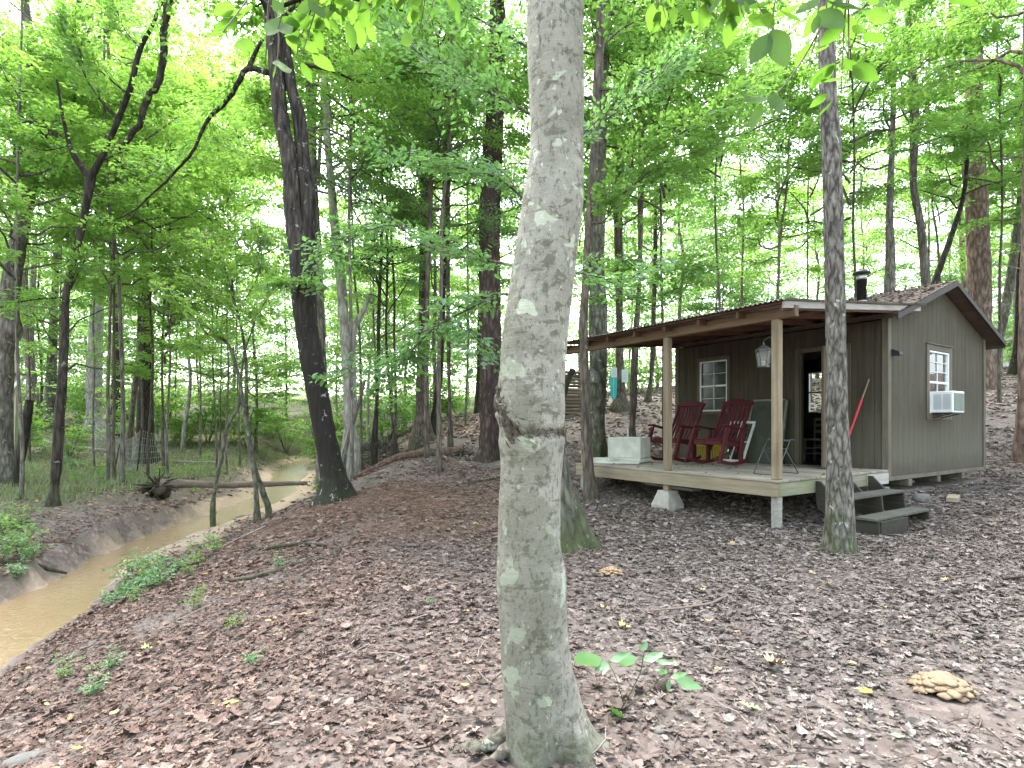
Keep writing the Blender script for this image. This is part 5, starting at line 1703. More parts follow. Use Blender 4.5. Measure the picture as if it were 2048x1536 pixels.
# corrugated sheets
ny = 440
yy = np.linspace(-.28, 4.82, ny)
zz = .011 * np.sin(yy / .076 * 2 * np.pi)
xs = np.linspace(-3.56, .80, 12)
V, N = [], len(xs)
for lay in (0, .003):
    for x in xs:
        V.append(np.stack([np.full(ny, x), yy, prz(x) + .014 + zz + lay + .004 * np.sin(x * 3)], 1))
V = np.concatenate(V)
i = np.arange(N - 1)[:, None] * ny
j = np.arange(ny - 1)[None]
f1 = np.stack([i + j, i + j + 1, i + ny + j + 1, i + ny + j], -1).reshape(-1, 4)
n2 = N * ny
e1 = np.stack([np.arange(ny - 1), np.arange(ny - 1) + n2, np.arange(ny - 1) + n2 + 1, np.arange(ny - 1) + 1], 1)
mb = MB()
mb.add(V, [np.concatenate([f1[:, ::-1], f1 + n2, e1])], .5)
part('porch_roof', mb, M['metal'], cab, True)


# litter lying on the roofs and the deck
def litter_on(n, fx, seed, s0=.05, s1=.1):
    r = np.random.default_rng(seed)
    pos, nr = fx(r, n)
    a = r.uniform(0, 6.28, n)
    ax = np.stack([np.cos(a), np.sin(a), r.normal(0, .15, n)], -1)
    R = frames(ax, norm(nr + r.normal(0, .3, (n, 3))))
    which = r.integers(0, 3, n)
    sz = r.uniform(s0, s1, n)
    ti = r.beta(1.6, 2.4, n)
    return [scatter(near_t[q][0], near_t[q][1], pos[which == k], R[which == k], sz[which == k], ti[which == k]) for k, q in enumerate((0, 2, 4))]


def on_roof(r, n):
    x = RX - np.abs(r.normal(0, .9, n))
    x = np.clip(x, -.1, RX)
    y = r.uniform(-.2, LEN + .2, n)
    z = RIDGE - sl * np.abs(x - RX) + .065
    p = CO + x[:, None] * Vv + y[:, None] * U + np.stack([x * 0, x * 0, z], 1)
    return p, np.tile(norm(np.array((-.3 * .83, -.3 * .55, 1))), (n, 1))


def on_deck(r, n):
    x = -3.3 + 3.2 * r.random(n) ** 1.4
    y = r.uniform(0, AE, n)
    p = CO + x[:, None] * Vv + y[:, None] * U + np.array((0, 0, FL + .012))
    return p, np.tile((0, 0, 1.), (n, 1))


def on_porch_roof(r, n):
    x = r.uniform(-3.5, .6, n)
    y = r.uniform(-.2, 4.7, n)
    p = CO + x[:, None] * Vv + y[:, None] * U + np.stack([x * 0, x * 0, prz(x) + .035], 1)
    return p, np.tile((0, 0, 1.), (n, 1))


v, f, a = merge(litter_on(900, on_roof, 3) + litter_on(150, on_porch_roof, 5))
tag(obj('roof_litter', make_mesh('roof_litter', v, f, M['litter'], False, {'tint': a})), 'dead leaves lying on the cabin roof', 'fallen leaves', kind='stuff')
v, f, a = merge(litter_on(90, on_deck, 4, .03, .075))
tag(obj('deck_litter', make_mesh('deck_litter', v, f, M['litter'], False, {'tint': a})), 'scattered dead leaves lying on the porch deck', 'fallen leaves', kind='stuff')


def place(name, label, cat, b, a, z, rot=0, group=None):
    """a thing standing in the cabin's frame; rot about z relative to it"""
    return empty(name, label, cat, W(b, a, z), ANG + rot, group)


# pier block below the middle post
p = W(-3.235, 2.01, 0)
g = hz(p[0], p[1])
blk = place('pier_block', 'tapered concrete pier block below the middle porch post', 'pier block', -3.235, 2.01, g)
mb = MB()
V = [(sx * w, sy * w, z) for z, w in ((-.1, .195), (.06, .19), (.27, .12), (.30, .115)) for sx, sy in ((-1, -1), (1, -1), (1, 1), (-1, 1))]
mb.add(V, [grid_faces(4, 4), [(12, 13, 14, 15)]], .5)
part('block', mb, paint('pier_concrete', (.36, .34, .30), .9, .18, 9, .2, bump=.3), blk)

# steps
st = place('porch_steps', 'dark mossy wooden steps at the right end of the porch', 'steps', -1.4, -.30, 0)
gz = hz(*W(-1.4, -.6, 0)[:2])
for x in (-.98, -.12, .62):
    mb = MB()
    mb.prism([(.26, FL - .25 - .0), (.26, FL - .06), (.20, FL - .06), (-.02, .49), (-.25, .49), (-.27, .24), (-.58, .24), (-.60, gz - .1), (-.44, gz - .1), (.24, .32)], x, x + .042, 0)
    part('stringer', mb, M['step'], st)
for y0, z in ((-.10, .53), (-.43, .28)):
    mb = MB()
    for q in (0, 1):
        mb.box((-1.02, y0 - .14 + q * .135, z - .04), (.70, y0 - .01 + q * .135, z), .006)
    part('tread', mb, M['steptop'], st)
mb = MB()
mb.box((-.935, -.60, gz - .08), (-.15, -.565, .235), .004)
part('riser', mb, M['step'], st)
mb = MB()
mb.box((.62, .262, FL - .232), (1.36, .277, FL - .045), .004)
part('nailing_board', mb, M['greywood'], st)

# loose lumber and blocks beside the steps and below the deck
for (b, a, rot, L_, w, h, m, lab) in ((.55, -.75, .25, .55, .15, .08, 'rim', 'short pale board end lying by the cabin corner'), (1.9, -.55, .06, 1.5, .10, .05, 'step', 'dark rotting plank lying along the foot of the gable wall'),
                                      (-2.2, 3.2, 1.45, 2.2, .22, .05, 'greywood', 'weathered plank lying in the shade below the deck'), (-1.6, 2.0, 1.6, 1.8, .14, .05, 'beam', 'brown plank lying deeper below the deck')):
    p = W(b, a, 0)
    o = empty('plank', lab, 'plank', (p[0], p[1], hz(p[0], p[1]) + .012), ANG + rot)
    mb = MB()
    mb.box((-L_ / 2, -w / 2, 0), (L_ / 2, w / 2, h), .006)
    mb.box((-L_ / 2 + .03, -w / 2 + .01, h + .001), (L_ / 2 - .2, -w / 2 + .02, h + .004), .001)
    part('board', mb, M[m], o)
p = W(.22, -.42, 0)
o = empty('stone', 'pale squarish stone wedged by the cabin corner and steps', 'stone', (p[0], p[1], hz(p[0], p[1])), 0)


def rock(mb, s, seed, n=16):
    th = np.linspace(0, np.pi, n)
    ph = np.arange(2 * n) / (2 * n) * 2 * np.pi
    T, Ph = np.meshgrid(th, ph, indexing='ij')
    d = np.stack([np.sin(T) * np.cos(Ph), np.sin(T) * np.sin(Ph), np.cos(T)], -1)
    d = np.sign(d) * np.abs(d) ** .75
    r = 1 + .22 * fbm(d * 1.3 + seed, seed) + .08 * fbm(d * 4 + seed, seed + 2)
    V = (d * r[..., None] * s).reshape(-1, 3)
    mb.add(V, [grid_faces(n, 2 * n)[:, ::-1]], .5)


M['rock'] = paint('grey_rock', (.15, .147, .135), .9, .25, 7, .2, bump=.5)
mb = MB()
rock(mb, (.13, .12, .11), 3)
part('rock', mb, M['rock'], o, True)

# ------------------------------------------------------------------ things on the porch
M['red'] = paint('red_chair_paint', (.092, .013, .018), .65, .2, 9, .25, dirt=(.05, .012, .013))
MB_ = MB


def rocking_chair():
    r = place('rocking_chair', '', 'rocking chair', 0, 0, FL)
    S = 1.13
    # chair faces local -X; width along Y; x=0 below the seat's middle
    wd = .29

    def P3(x, y, z):
        return np.array((x, y, z)) * S
    for s in (-1, 1):
        y = s * wd
        mb = MB()
        xs_ = np.linspace(-.44, .44, 18)
        for i in range(17):                                     # curved rocker, one smooth runner
            pass
        zc = .010 + (xs_ - .05) ** 2 * .42
        top = zc + .055
        prof = [(x * S, z * S) for x, z in zip(xs_, zc)] + [(x * S, z * S) for x, z in zip(xs_[::-1], top[::-1])]
        mb.prism(prof, (y - .017) * S, (y + .017) * S, 1)
        part('rocker', mb, M['red'], r)
        mb = MB()
        mb.prism([(q[0] * S, q[1] * S) for q in ((-.43, .06), (-.345, .09), (-.12, .645), (-.195, .645))], (y - .021 + s * .039) * S, (y + .021 + s * .039) * S, 1)     # raked front leg and arm post
        part('leg', mb, M['red'], r)
        mb = MB()
        mb.prism([(q[0] * S, q[1] * S) for q in ((.14, .06), (.215, .065), (.235, .36), (.30, .62), (.24, .62), (.16, .36))], (y - .020 + s * .038) * S, (y + .020 + s * .038) * S, 1)
        part('leg', mb, M['red'], r)
        mb = MB()
        mb.prism([((-.27) * S, (y - .055 + s * .02) * S), (-.25 * S, (y + .055 + s * .02) * S), (.36 * S, (y + .035 + s * .02) * S), (.36 * S, (y - .035 + s * .02) * S)], 0, .026 * S, 2)
        ar = part('arm', mb, M['red'], r)
        ar.location = P3(0, 0, .635)
        ar.rotation_euler = (0, .13, 0)
    # seat of slats
    mb = MB()
    for k in range(8):
        x = -.255 + k * .066
        z = .43 - .06 * (k / 7) + .012 * (abs(k - 1) / 6)
        mb.box(P3(x, -wd + .012, z), P3(x + .058, wd - .012, z + .022), .004)
    for s in (-1, 1):
        mb.prism([(q[0] * S, q[1] * S) for q in ((-.25, .365), (-.25, .428), (.24, .372), (.24, .30))], (s * (wd - .012) - .015) * S, (s * (wd - .012) + .015) * S, 1)
    mb.box(P3(-.272, -wd + .02, .352), P3(-.256, wd - .02, .425), .004)
    part('seat', mb, M['red'], r)
    # back: uprights, rails and slats, leaning
    d = norm(np.array((.52, 0, 1.)))
    B0 = np.array((.20, 0, .36))
    mb = MB()
    for s in (-1, 1):
        mb.bar((B0 + (0, s * (wd - .03), 0) - d * .16) * S, (B0 + (0, s * (wd - .03), 0) + d * .80) * S, .035 * S, .045 * S, (1, 0, 0), .004)
    for q, hh in ((.02, .07),):
        mb.bar((B0 + (0, -wd + .04, 0) + d * q) * S, (B0 + (0, wd - .04, 0) + d * q) * S, hh * S, .028 * S, (1, 0, -.4), .004)
    part('back_frame', mb, M['red'], r)
    mb = MB()
    ang = math.atan2(.40, 1)
    prof = [(-.30, 0), (.30, 0), (.31, .05), (.24, .075), (.12, .105), (0, .115), (-.12, .105), (-.24, .075), (-.31, .05)]
    V = []
    ex = np.array((1, 0, -.52)) / np.linalg.norm((1, 0, -.52))
    top0 = B0 + d * .76
    for h in (-.018, .018):
        for (yv, zv) in prof:
            V.append((top0 + np.array((0, yv, 0)) + d * zv + ex * h) * S)
    n = len(prof)
    mb.add(V, [[(i, (i + 1) % n, n + (i + 1) % n, n + i) for i in range(n)]], .5)
    base = mb.n - 2 * n
    mb.f.setdefault(n, []).append(np.array([[base + i for i in range(n)][::-1]]))
    mb.f.setdefault(n, []).append(np.array([[base + n + i for i in range(n)]]))
    part('top_rail', mb, M['red'], r)
    for k in range(7):
        mb = MB()
        yv = -.215 + k * .0717
        q = []
        for u in np.linspace(0, 1, 7):
            q.append((B0 + (0, yv, 0) + d * (.03 + .74 * u) + ex * (.03 * math.sin(u * math.pi))) * S)
        for i in range(6):
            mb.bar(q[i], q[i + 1], .040 * S, .016 * S, (1, 0, -.4), .002)
        part('back_slat', mb, M['red'], r)
    return r


ch = rocking_chair()
ch['label'] = 'red slatted rocking chair nearer the open door, in front of the leaning panel'
ch['group'] = 'red rocking chairs on the porch'
ch.location = W(-1.42, 2.36, FL)
ch2 = copy_tree(ch)
ch2['label'] = 'red slatted rocking chair half hidden behind the middle porch post'
ch2.location = W(-1.46, 3.42, FL)
ch2.rotation_euler = (0, 0, ANG + .06)


def lantern(label, loc, arm):
    r = empty('lantern', label, 'lantern', loc, ANG, 'hanging lanterns on the porch')
    mk = paint('lantern_metal', (.10, .105, .10), .5, .25, 9, .5, .3)
    n = 6
    mb = MB()
    mb.lathe([(.012, .0), (.02, -.02), (.018, -.035), (.05, -.05), (.118, -.105), (.122, -.118), (.10, -.12)], (0, 0, 0), n)
    part('lantern_roof', mb, mk, r)
    mb = MB()
    mb.lathe([(.104, -.121), (.072, -.345)], (0, 0, 0), n)
    t = NT('seeded_glass')
    gl = t.n('ShaderNodeBsdfGlossy', i_Color=(1, 1, 1, 1), i_Roughness=.2).outputs[0]
    dfs = t.n('ShaderNodeBsdfTranslucent', i_Color=(.42, .46, .44, 1)).outputs[0]
    tr = t.n('ShaderNodeBsdfTransparent', i_Color=(.85, .9, .88, 1)).outputs[0]
    m1 = t.n('ShaderNodeMixShader', i_0=.45, i_1=tr, i_2=dfs).outputs[0]
    t.t.links.new(t.n('ShaderNodeMixShader', i_0=.12, i_1=m1, i_2=gl).outputs[0], t.out.inputs[0])
    part('glass', mb, t.m, r)
    mb = MB()
    for k in range(n):
        a = k / n * 2 * np.pi
        mb.bar((.108 * np.cos(a), .108 * np.sin(a), -.12), (.075 * np.cos(a), .075 * np.sin(a), -.347), .010, .010, (np.cos(a), np.sin(a), 0), .002)
    mb.lathe([(.085, -.345), (.085, -.362), (.05, -.368), (.01, -.37)], (0, 0, 0), n)
    part('cage', mb, mk, r)
    mb = MB()
    mb.lathe([(.022, -.345), (.022, -.27), (.008, -.262)], (0, 0, 0), 12)
    part('candle', mb, paint('cream_tube', (.75, .75, .70), .5, .05), r, True)
    mb = MB()
    mb.tube([(0, 0, -.005), (0, 0, .03), np.array(arm) * .5 + (0, 0, .06), arm], [.007] * 4, 8)
    part('hook', mb, mk, r, True)
    return r


lantern('pale hexagonal lantern hanging beside the near corner post', W(-3.06, .36, 2.76), (-.11, -.25, .0))
lantern('dark framed lantern hanging at the far left porch post', P(1187, 729, 11.0), (-.16, .10, .0))

# white chest and white boards at the left end
M['whitechest'] = paint('white_chest_paint', (.55, .55, .50), .6, .10, 4, .3, dirt=(.34, .34, .27))
o = place('white_chest', 'white boxy chest standing askew at the left end of the porch', 'chest', -2.30, 3.86, FL, .35)
mb = MB()
mb.box((-.22, -.36, .10), (.30, .36, .52), .012)
part('body', mb, M['whitechest'], o)
mb = MB()
mb.box((-.26, -.38, .02), (-.205, .38, .10), .008)
mb.box((-.20, -.38, .015), (.32, .38, .095), .008)
part('base', mb, M['whitechest'], o)
mb = MB()
mb.bar((.02, .02, .521), (.02, .02, .70), .03, .02)
part('upright', mb, M['whitechest'], o)
for j, (b, a, rot, sz, z, lab) in enumerate(((-2.95, 3.95, .5, (.42, .62, .05), .0, 'white board lying flat at the deck edge, under another'), (-2.85, 4.0, .2, (.30, .50, .035), .055, 'smaller white board lying on top of the flat one'), (-2.72, 3.55, .9, (.26, .55, .045), .0, 'white board lying against the front of the white chest'))):
    o = place('white_board', lab, 'board', b, a, FL + .004 + z, rot)
    mb = MB()
    mb.box((-sz[0] / 2, -sz[1] / 2, 0), (sz[0] / 2, sz[1] / 2, sz[2]), .008)
    mb.box((-sz[0] / 2 + .04, -sz[1] / 2 + .04, sz[2] + .001), (sz[0] / 2 - .04, sz[1] / 2 - .04, sz[2] + .008), .003)
    part('panel', mb, M['whitechest'], o)

# yellow slatted crate
o = place('yellow_crate', 'yellow slatted plastic crate between the rocking chairs', 'crate', -.62, 3.12, FL)
M['yellow'] = paint('yellow_plastic', (.48, .36, .02), .45, .12, 4, .4)
mb = MB()
for sx, sy, n in ((1, 0, 8), (-1, 0, 8), (0, 1, 7), (0, -1, 7)):
    for k in range(n + 1):
        q = -.2 + .4 * k / n
        if sx:
            mb.box((sx * .165 - .008, q - .013, .03), (sx * .165 + .008, q + .013, .34), .003)
        else:
            q *= .165 / .2
            mb.box((q - .013, sy * .2 - .008, .03), (q + .013, sy * .2 + .008, .34), .003)
part('slats', mb, M['yellow'], o)
mb = MB()
for z0, z1 in ((.0, .03), (.30, .345)):
    for s in (-1, 1):
        mb.box((s * .18 - .012, -.215, z0), (s * .18 + .012, .215, z1), .004)
        mb.box((-.167, s * .213 - .010, z0), (.167, s * .213 + .010, z1), .004)
mb.box((-.165, -.2, .005), (.165, .2, .02), .003)
part('rim', mb, M['yellow'], o)

# window sash leaning on the wall, door panel beside it
o = place('window_sash', 'old white window sash leaning on the wall behind the near chair', 'window sash', -.62, 2.66, FL + .004)
mb = MB()
w, h = .62, .95
for y0, y1, z0, z1 in ((-w / 2, -w / 2 + .05, 0, h), (w / 2 - .05, w / 2, 0, h), (-w / 2 + .05, w / 2 - .05, h - .05, h), (-w / 2 + .05, w / 2 - .05, 0, .06)):
    mb.box((-.018, y0, z0), (.018, y1, z1), .004)
for q in (-.0,):
    mb.box((-.012, q - .01, .06), (.012, q + .01, h - .05), .002)
mb.box((-.011, -w / 2 + .05, h * .5 - .01), (.011, w / 2 - .05, h * .5 + .01), .002)
s_ = part('frame', mb, M['white'], o)
mb = MB()
mb.box((-.003, -w / 2 + .045, .055), (.003, w / 2 - .045, h - .045), .0005)
g_ = part('pane', mb, M['clear'], o)
o.rotation_euler = (0, math.radians(28), ANG)
o = place('door_panel', 'tall dark green panel door leaning against the wall beside the open doorway', 'door panel', -.36, 2.12, FL + .004)
M['panelgreen'] = paint('dark_green_panel', (.075, .080, .060), .7, .2, 5)
M['paneledge'] = paint('pale_panel_edge', (.20, .21, .16), .6, .15, 5)
mb = MB()
mb.box((-.018, -.35, .0), (.018, .35, 1.28), .003)
part('panel', mb, M['panelgreen'], o)
mb = MB()
mb.box((-.026, .352, -.0), (.026, .40, 1.29), .004)
mb.box((-.026, -.40, -.0), (.026, -.352, 1.29), .004)
mb.box((-.024, -.35, 1.282), (.024, .35, 1.32), .004)
part('edge_strip', mb, M['paneledge'], o)
o.rotation_euler = (0, math.radians(13), ANG)

# folding wire stand by the near post
o = place('wire_stand', 'small folding wire stand on the deck behind the near corner post', 'wire stand', -2.35, .60, FL)
mb = MB()
wr = [.008] * 2
for s in (-1, 1):
    y = s * .19
    mb.tube([(-.30, y, .008), (.06, y, .52)], wr, 6)
    mb.tube([(.30, y, .008), (-.06, y, .40)], wr, 6)
    mb.tube([(.06, y, .52), (.10, y, .54), (.2, y, .53)], [.008] * 3, 6)
for (x, z) in ((-.30, .008), (.30, .008), (.06, .52), (-.06, .40), (.2, .53), (.0, .34)):
    mb.tube([(x, -.19, z), (x, .19, z)], wr, 6)
part('frame', mb, paint('grey_wire', (.10, .105, .10), .45, .2, 9, .5, .5), o, True)
mb = MB()
for k in range(5):
    y = -.14 + k * .07
    mb.tube([(-.06, y, .40), (.10, y, .40)], [.004] * 2, 5)
part('rack', mb, paint('rack_wire', (.16, .165, .16), .45, .2, 9, .5, .5), o, True)

# red handled tool leaning on the wall right of the door
o = place('red_pole', 'long tool handle with a red sleeve leaning on the wall by the steps', 'tool', -.42, .62, FL)
A, B = np.array((0, 0, .012)), np.array((.385, -.345, 1.58))
dd = B - A
mb = MB()
mb.tube([A + dd * .10, A + dd * .12, A + dd * .76, A + dd * .78], [.017, .021, .021, .017], 12)
part('sleeve', mb, paint('red_plastic', (.55, .035, .055), .4, .1, 4, .45), o, True)
mb = MB()
mb.tube([A, A + dd * .5, B - dd * .02, B], [.016, .015, .015, .010], 10)
part('handle', mb, wood('ash_handle', (.20, .15, .10), (.32, .26, .19), 2), o, True)
mb = MB()
mb.prism([(-.10, -.02), (.10, -.02), (.085, .10), (.02, .16), (-.02, .16), (-.085, .10)], -.012, .012, 1)
part('head', mb, paint('iron_head', (.05, .045, .04), .6, .3, 8, .4, .5), o)

# air conditioner in the gable window
o = place('air_conditioner', 'white window air conditioner sticking out of the gable window', 'air conditioner', 2.0, 0, 1.78)
M['acwhite'] = paint('white_appliance', (.76, .78, .78), .4, .05, 3, .45)
mb = MB()
mb.box((-.27, -.36, .0), (.27, .10, .40), .012)
part('case', mb, M['acwhite'], o)
mb = MB()
mb.box((-.235, -.368, .035), (.235, -.361, .365), .002)
for k in range(15):
    z = .045 + k * .0215
    mb.box((-.225, -.376, z), (.225, -.369, z + .009), .002)
part('grille', mb, paint('green_grey_mesh', (.22, .27, .23), .6, .15, 8), o)
mb = MB()
for y0, y1 in ((-.325, -.20), (-.185, -.055)):
    mb.box((-.2715, y0, .06), (-.2705, y1, .345), .0003)
    for k in range(9):
        z = .075 + k * .029
        mb.box((-.2755, y0 + .008, z), (-.272, y1 - .008, z + .012), .001)
part('side_vent', mb, paint('pale_grey_vent', (.50, .54, .56), .5, .08, 6), o)
mb = MB()
mb.box((.275, -.012, .0), (.58, .004, .40), .003)
for k in range(10):
    mb.box((.285 + k * .029, -.020, .01), (.297 + k * .029, -.013, .39), .002)
part('side_curtain', mb, M['acwhite'], o)
mb = MB()
for s in (-1, 1):
    mb.bar((s * .2, -.33, -.012), (s * .2, .0, -.10), .02, .02)
mb.box((-.24, -.34, -.022), (.24, -.01, -.003), .003)
part('bracket', mb, paint('dark_bracket', (.04, .04, .04), .6, .2), o)

# inside: a wooden chair and a blue tub seen through the door
o = place('wooden_chair', 'old wooden chair standing inside the cabin doorway', 'chair', 1.1, 1.75, FL)
M['chairwood'] = wood('pale_chair_wood', (.20, .17, .13), (.34, .30, .24), 2)
for sx in (-1, 1):
    for sy in (-1, 1):
        mb = MB()
        mb.bar((sx * .2, sy * .2, 0), (sx * .18, sy * .18, .9 if sx > 0 else .45), .04, .04)
        part('leg', mb, M['chairwood'], o)
mb = MB()
mb.box((-.22, -.22, .45), (.22, .22, .485), .008)
part('seat', mb, M['chairwood'], o)
mb = MB()
for z in (.6, .74, .86):
    mb.box((.17, -.17, z), (.195, .17, z + .06), .005)
part('back_slat', mb, M['chairwood'], o)
mb = MB()
for z in (.15, .27):
    for s in (-1, 1):
        mb.bar((-.19, s * .19, z), (.19, s * .19, z), .02, .02)
        mb.bar((s * .19, -.19, z + .03), (s * .19, .19, z + .03), .02, .02)
part('stretcher', mb, M['chairwood'], o)
o = place('blue_tub', 'dark blue plastic tub on the floor behind the wooden chair', 'tub', 1.75, 1.7, FL)
mb = MB()
V = [(sx * w, sy * w * 1.3, z) for z, w in ((0, .2), (.3, .24), (.3, .26), (.33, .26)) for sx, sy in ((-1, -1), (1, -1), (1, 1), (-1, 1))]
mb.add(V, [grid_faces(4, 4), [(12, 13, 14, 15)]], .5)
part('tub', mb, paint('navy_plastic', (.02, .04, .14), .45, .15, 4, .4), o)
o = place('work_table', 'dark table standing under the back window of the cabin', 'table', 3.7, 3.0, FL)
mb = MB()
mb.box((-.4, -.9, .70), (.4, .9, .75), .008)
part('tabletop', mb, M['dark_in'], o)
for sx in (-.35, .35):
    for sy in (-.85, .85):
        mb = MB()
        mb.bar((sx, sy, 0), (sx, sy, .699), .06, .06)
        part('leg', mb, M['dark_in'], o)
# ------------------------------------------------------------------ logs, fence, timber stand, brush pile, wood stack
def log(name, label, pts, rad, mat, n=18, cat='log', amp=.06):
    pts = np.array(pts, float)
    base = pts[len(pts) // 2].copy()
    root = empty(name, label, cat, base)
    p, r = resample(pts, rad, .08)

    def wob(V, ring, rr):
        q = V * 9
        return amp * rr * fbm(q, 13, 3) * 2
    v, f = tube_arrays(p, r, n, wob)
    mb = MB()
    mb.add(v - base, [f], .5)
    mb.f.setdefault(n, []).append(np.array([list(range(n))[::-1]]))
    k = len(p)
    mb.f.setdefault(n, []).append(np.array([[(k - 1) * n + i for i in range(n)]]))
    part('trunk', mb, mat, root, True)
    return root, base


def roots(root, base, c, axis, n, L, seed, mat):
    r = np.random.default_rng(seed)
    mb = MB()
    for k in range(n):
        d = norm(np.array(axis) * r.uniform(-.1, .8) + r.normal(0, 1, 3) * (1, 1, .8))
        l = L * r.uniform(.4, 1.2)
        q = [np.array(c) + d * l * s + r.normal(0, .05 * l, 3) + np.array((0, 0, -.15 * l * s * s)) for s in (0, .35, .7, 1)]
        w = r.uniform(.02, .06)
        mb.tube(q, [w, w * .7, w * .45, w * .15], 7)
    part('roots', mb, mat, root, True, base)


r_, b_ = log('fallen_log', 'pale fallen log bridging the creek with its dark root mass on the left', [P(322, 968, 15.6), P(380, 968, 15.8), P(450, 970, 16.2), P(530, 968, 16.6), P(615, 966, 17.0)], [.15, .11, .095, .085, .06], wood('bare_log', (.085, .066, .052), (.205, .165, .13), 0), amp=.14)
roots(r_, b_, P(316, 970, 15.6), (-1, 0, .1), 60, .55, 3, M['dark'])
mb = MB()
for q in range(9):
    m0 = MB()
    rr_ = np.random.default_rng(50 + q)
    rock(m0, rr_.uniform(.10, .22, 3), 5 + q, 12)
    mb.add(np.concatenate(m0.v) + rr_.normal(0, 1, 3) * (.16, .12, .10), [np.concatenate(x) for x in m0.f.values()])
o = part('root_ball', mb, paint('root_soil', (.085, .066, .055), .95, .35, 9, .1, bump=1.0), r_, True)
o.location = P(312, 980, 15.7) - b_
q = [P(690, 927, 14.6), P(740, 917, 14.8), (P(800, 909, 15.0)), P(850, 905, 15.1), P(900, 899, 15.2), P(925, 899, 15.2)]
q = [np.array((a[0], a[1], hz(a[0], a[1]) + .07)) for a in q]
r_, b_ = log('reddish_log', 'reddish brown rotting log lying across the leaves left of the plated pine', q, [.06, .085, .10, .115, .14, .12], bark('rotten_bark', (.07, .042, .032), (.20, .135, .105), 14, 14, .08, bump=.7))
roots(r_, b_, q[-1], (1, .2, .2), 14, .35, 8, M['brown'])
q = [P(718, 873, 20), P(755, 863, 20.3), P(800, 854, 20.6), P(850, 846, 21)]
q = [np.array((a[0], a[1], hz(a[0], a[1]) + .08)) for a in q]
log('dark_log', 'black damp log lying in front of the brush pile', q, [.07, .09, .10, .09], M['dark'])
q = [P(640, 906, 24), P(700, 905, 24)]
for j, (a, b, lab) in enumerate(((( -14.2, 27.0), (-17.5, 28.6), 'thin bare log lying on the grass behind the fence'), ((-21, 30.5), (-26.5, 31.5), 'long pale log lying far back on the left flat'))):
    q = [np.array((a[0] + (b[0] - a[0]) * s, a[1] + (b[1] - a[1]) * s)) for s in (0, .5, 1)]
    q = [np.array((c[0], c[1], hz(c[0], c[1]) + .07)) for c in q]
    log('bare_log', lab, q, [.10, .09, .06], M['pale'], 12)
q = [(a, b, hz(a, b) + .035) for a, b in ((-1.15, 11.6), (.0, 12.6), (.9, 13.2))]
log('stick', 'long dead branch lying in the leaves before the plated pine', q, [.012, .03, .02], M['brown'], 10, 'branch')
q = [(a, b, hz(a, b) + .02) for a, b in ((-3.35, 6.5), (-2.9, 6.35), (-2.45, 6.55), (-2.2, 6.6))]
log('stick', 'brown exposed root running down the bank above the weeds', q, [.012, .025, .022, .012], M['brown'], 10, 'branch')
q = [(a, b, hz(a, b) + .02) for a, b in ((-2.4, 7.2), (-2.9, 7.6), (-3.6, 8.0), (-4.1, 8.7))]
log('stick', 'dark exposed root crossing the slope below the leaning oak', q, [.012, .028, .024, .012], M['dark'], 10, 'branch')
q = [(a, b, hz(a, b) + .015) for a, b in ((1.05, 2.42), (1.28, 2.46), (1.5, 2.36))]
log('stick', 'thin pale stick at the foot of the pale beech', q, [.006, .007, .004], M['pale'], 8, 'branch')
# big dark root reaching out of the cut bank
q = [(-8.9, 8.2, -.55), (-8.3, 8.75, -.62), (-7.9, 9.2, -.78), (-7.6, 9.5, -.98)]
log('bank_root', 'dark root sticking out of the cut bank above the water', q, [.05, .06, .05, .02], M['dark'], 10, 'root')

# fine roots hanging on the cut bank
r = np.random.default_rng(6)
mb = MB()
for k in range(420):
    y = r.uniform(9.8, 15.5)
    i = int(np.argmin(np.abs(_cs[:, 1] - y)))
    x = _cs[i, 0] - _cw[i] - r.uniform(.25, .75)
    z = hz(x, y)
    l = r.uniform(.1, .42)
    mb.tube([(x, y, z + .02), (x + .10 * r.random() + .05, y + r.normal(0, .05), z - l * .2), (x + .22 + r.random() * .12, y + r.normal(0, .10), z - l)], [.006, .005, .002], 3, False)
me = mb.mesh('hanging_roots', M['twig'], True)
tag(obj('hanging_roots', me), 'fine pale roots hanging over the cut bank', 'roots', kind='stuff')

# brush pile
c = P(755, 866, 23)
c[2] = hz(c[0], c[1])
o = empty('brush_pile', 'heap of grey dead branches far back left of the pine', 'brush pile', c)
mb = MB()
r = np.random.default_rng(12)
for k in range(230):
    a = r.uniform(0, 6.28)
    rr = r.random() ** .7
    q = np.array((np.cos(a) * rr * 1.9, np.sin(a) * rr * 1.2, max(.02, (1 - rr) * .95 + r.normal(0, .12))))
    b = r.uniform(0, 6.28)
    d = np.array((np.cos(b), np.sin(b), r.normal(0, .35))) * r.uniform(.25, .8)
    w = r.uniform(.010, .028)
    mb.tube([q - d, q + r.normal(0, .05, 3), q + d], [w, w * .8, w * .3], 5)
part('branches', mb, M['grey'], o, True)

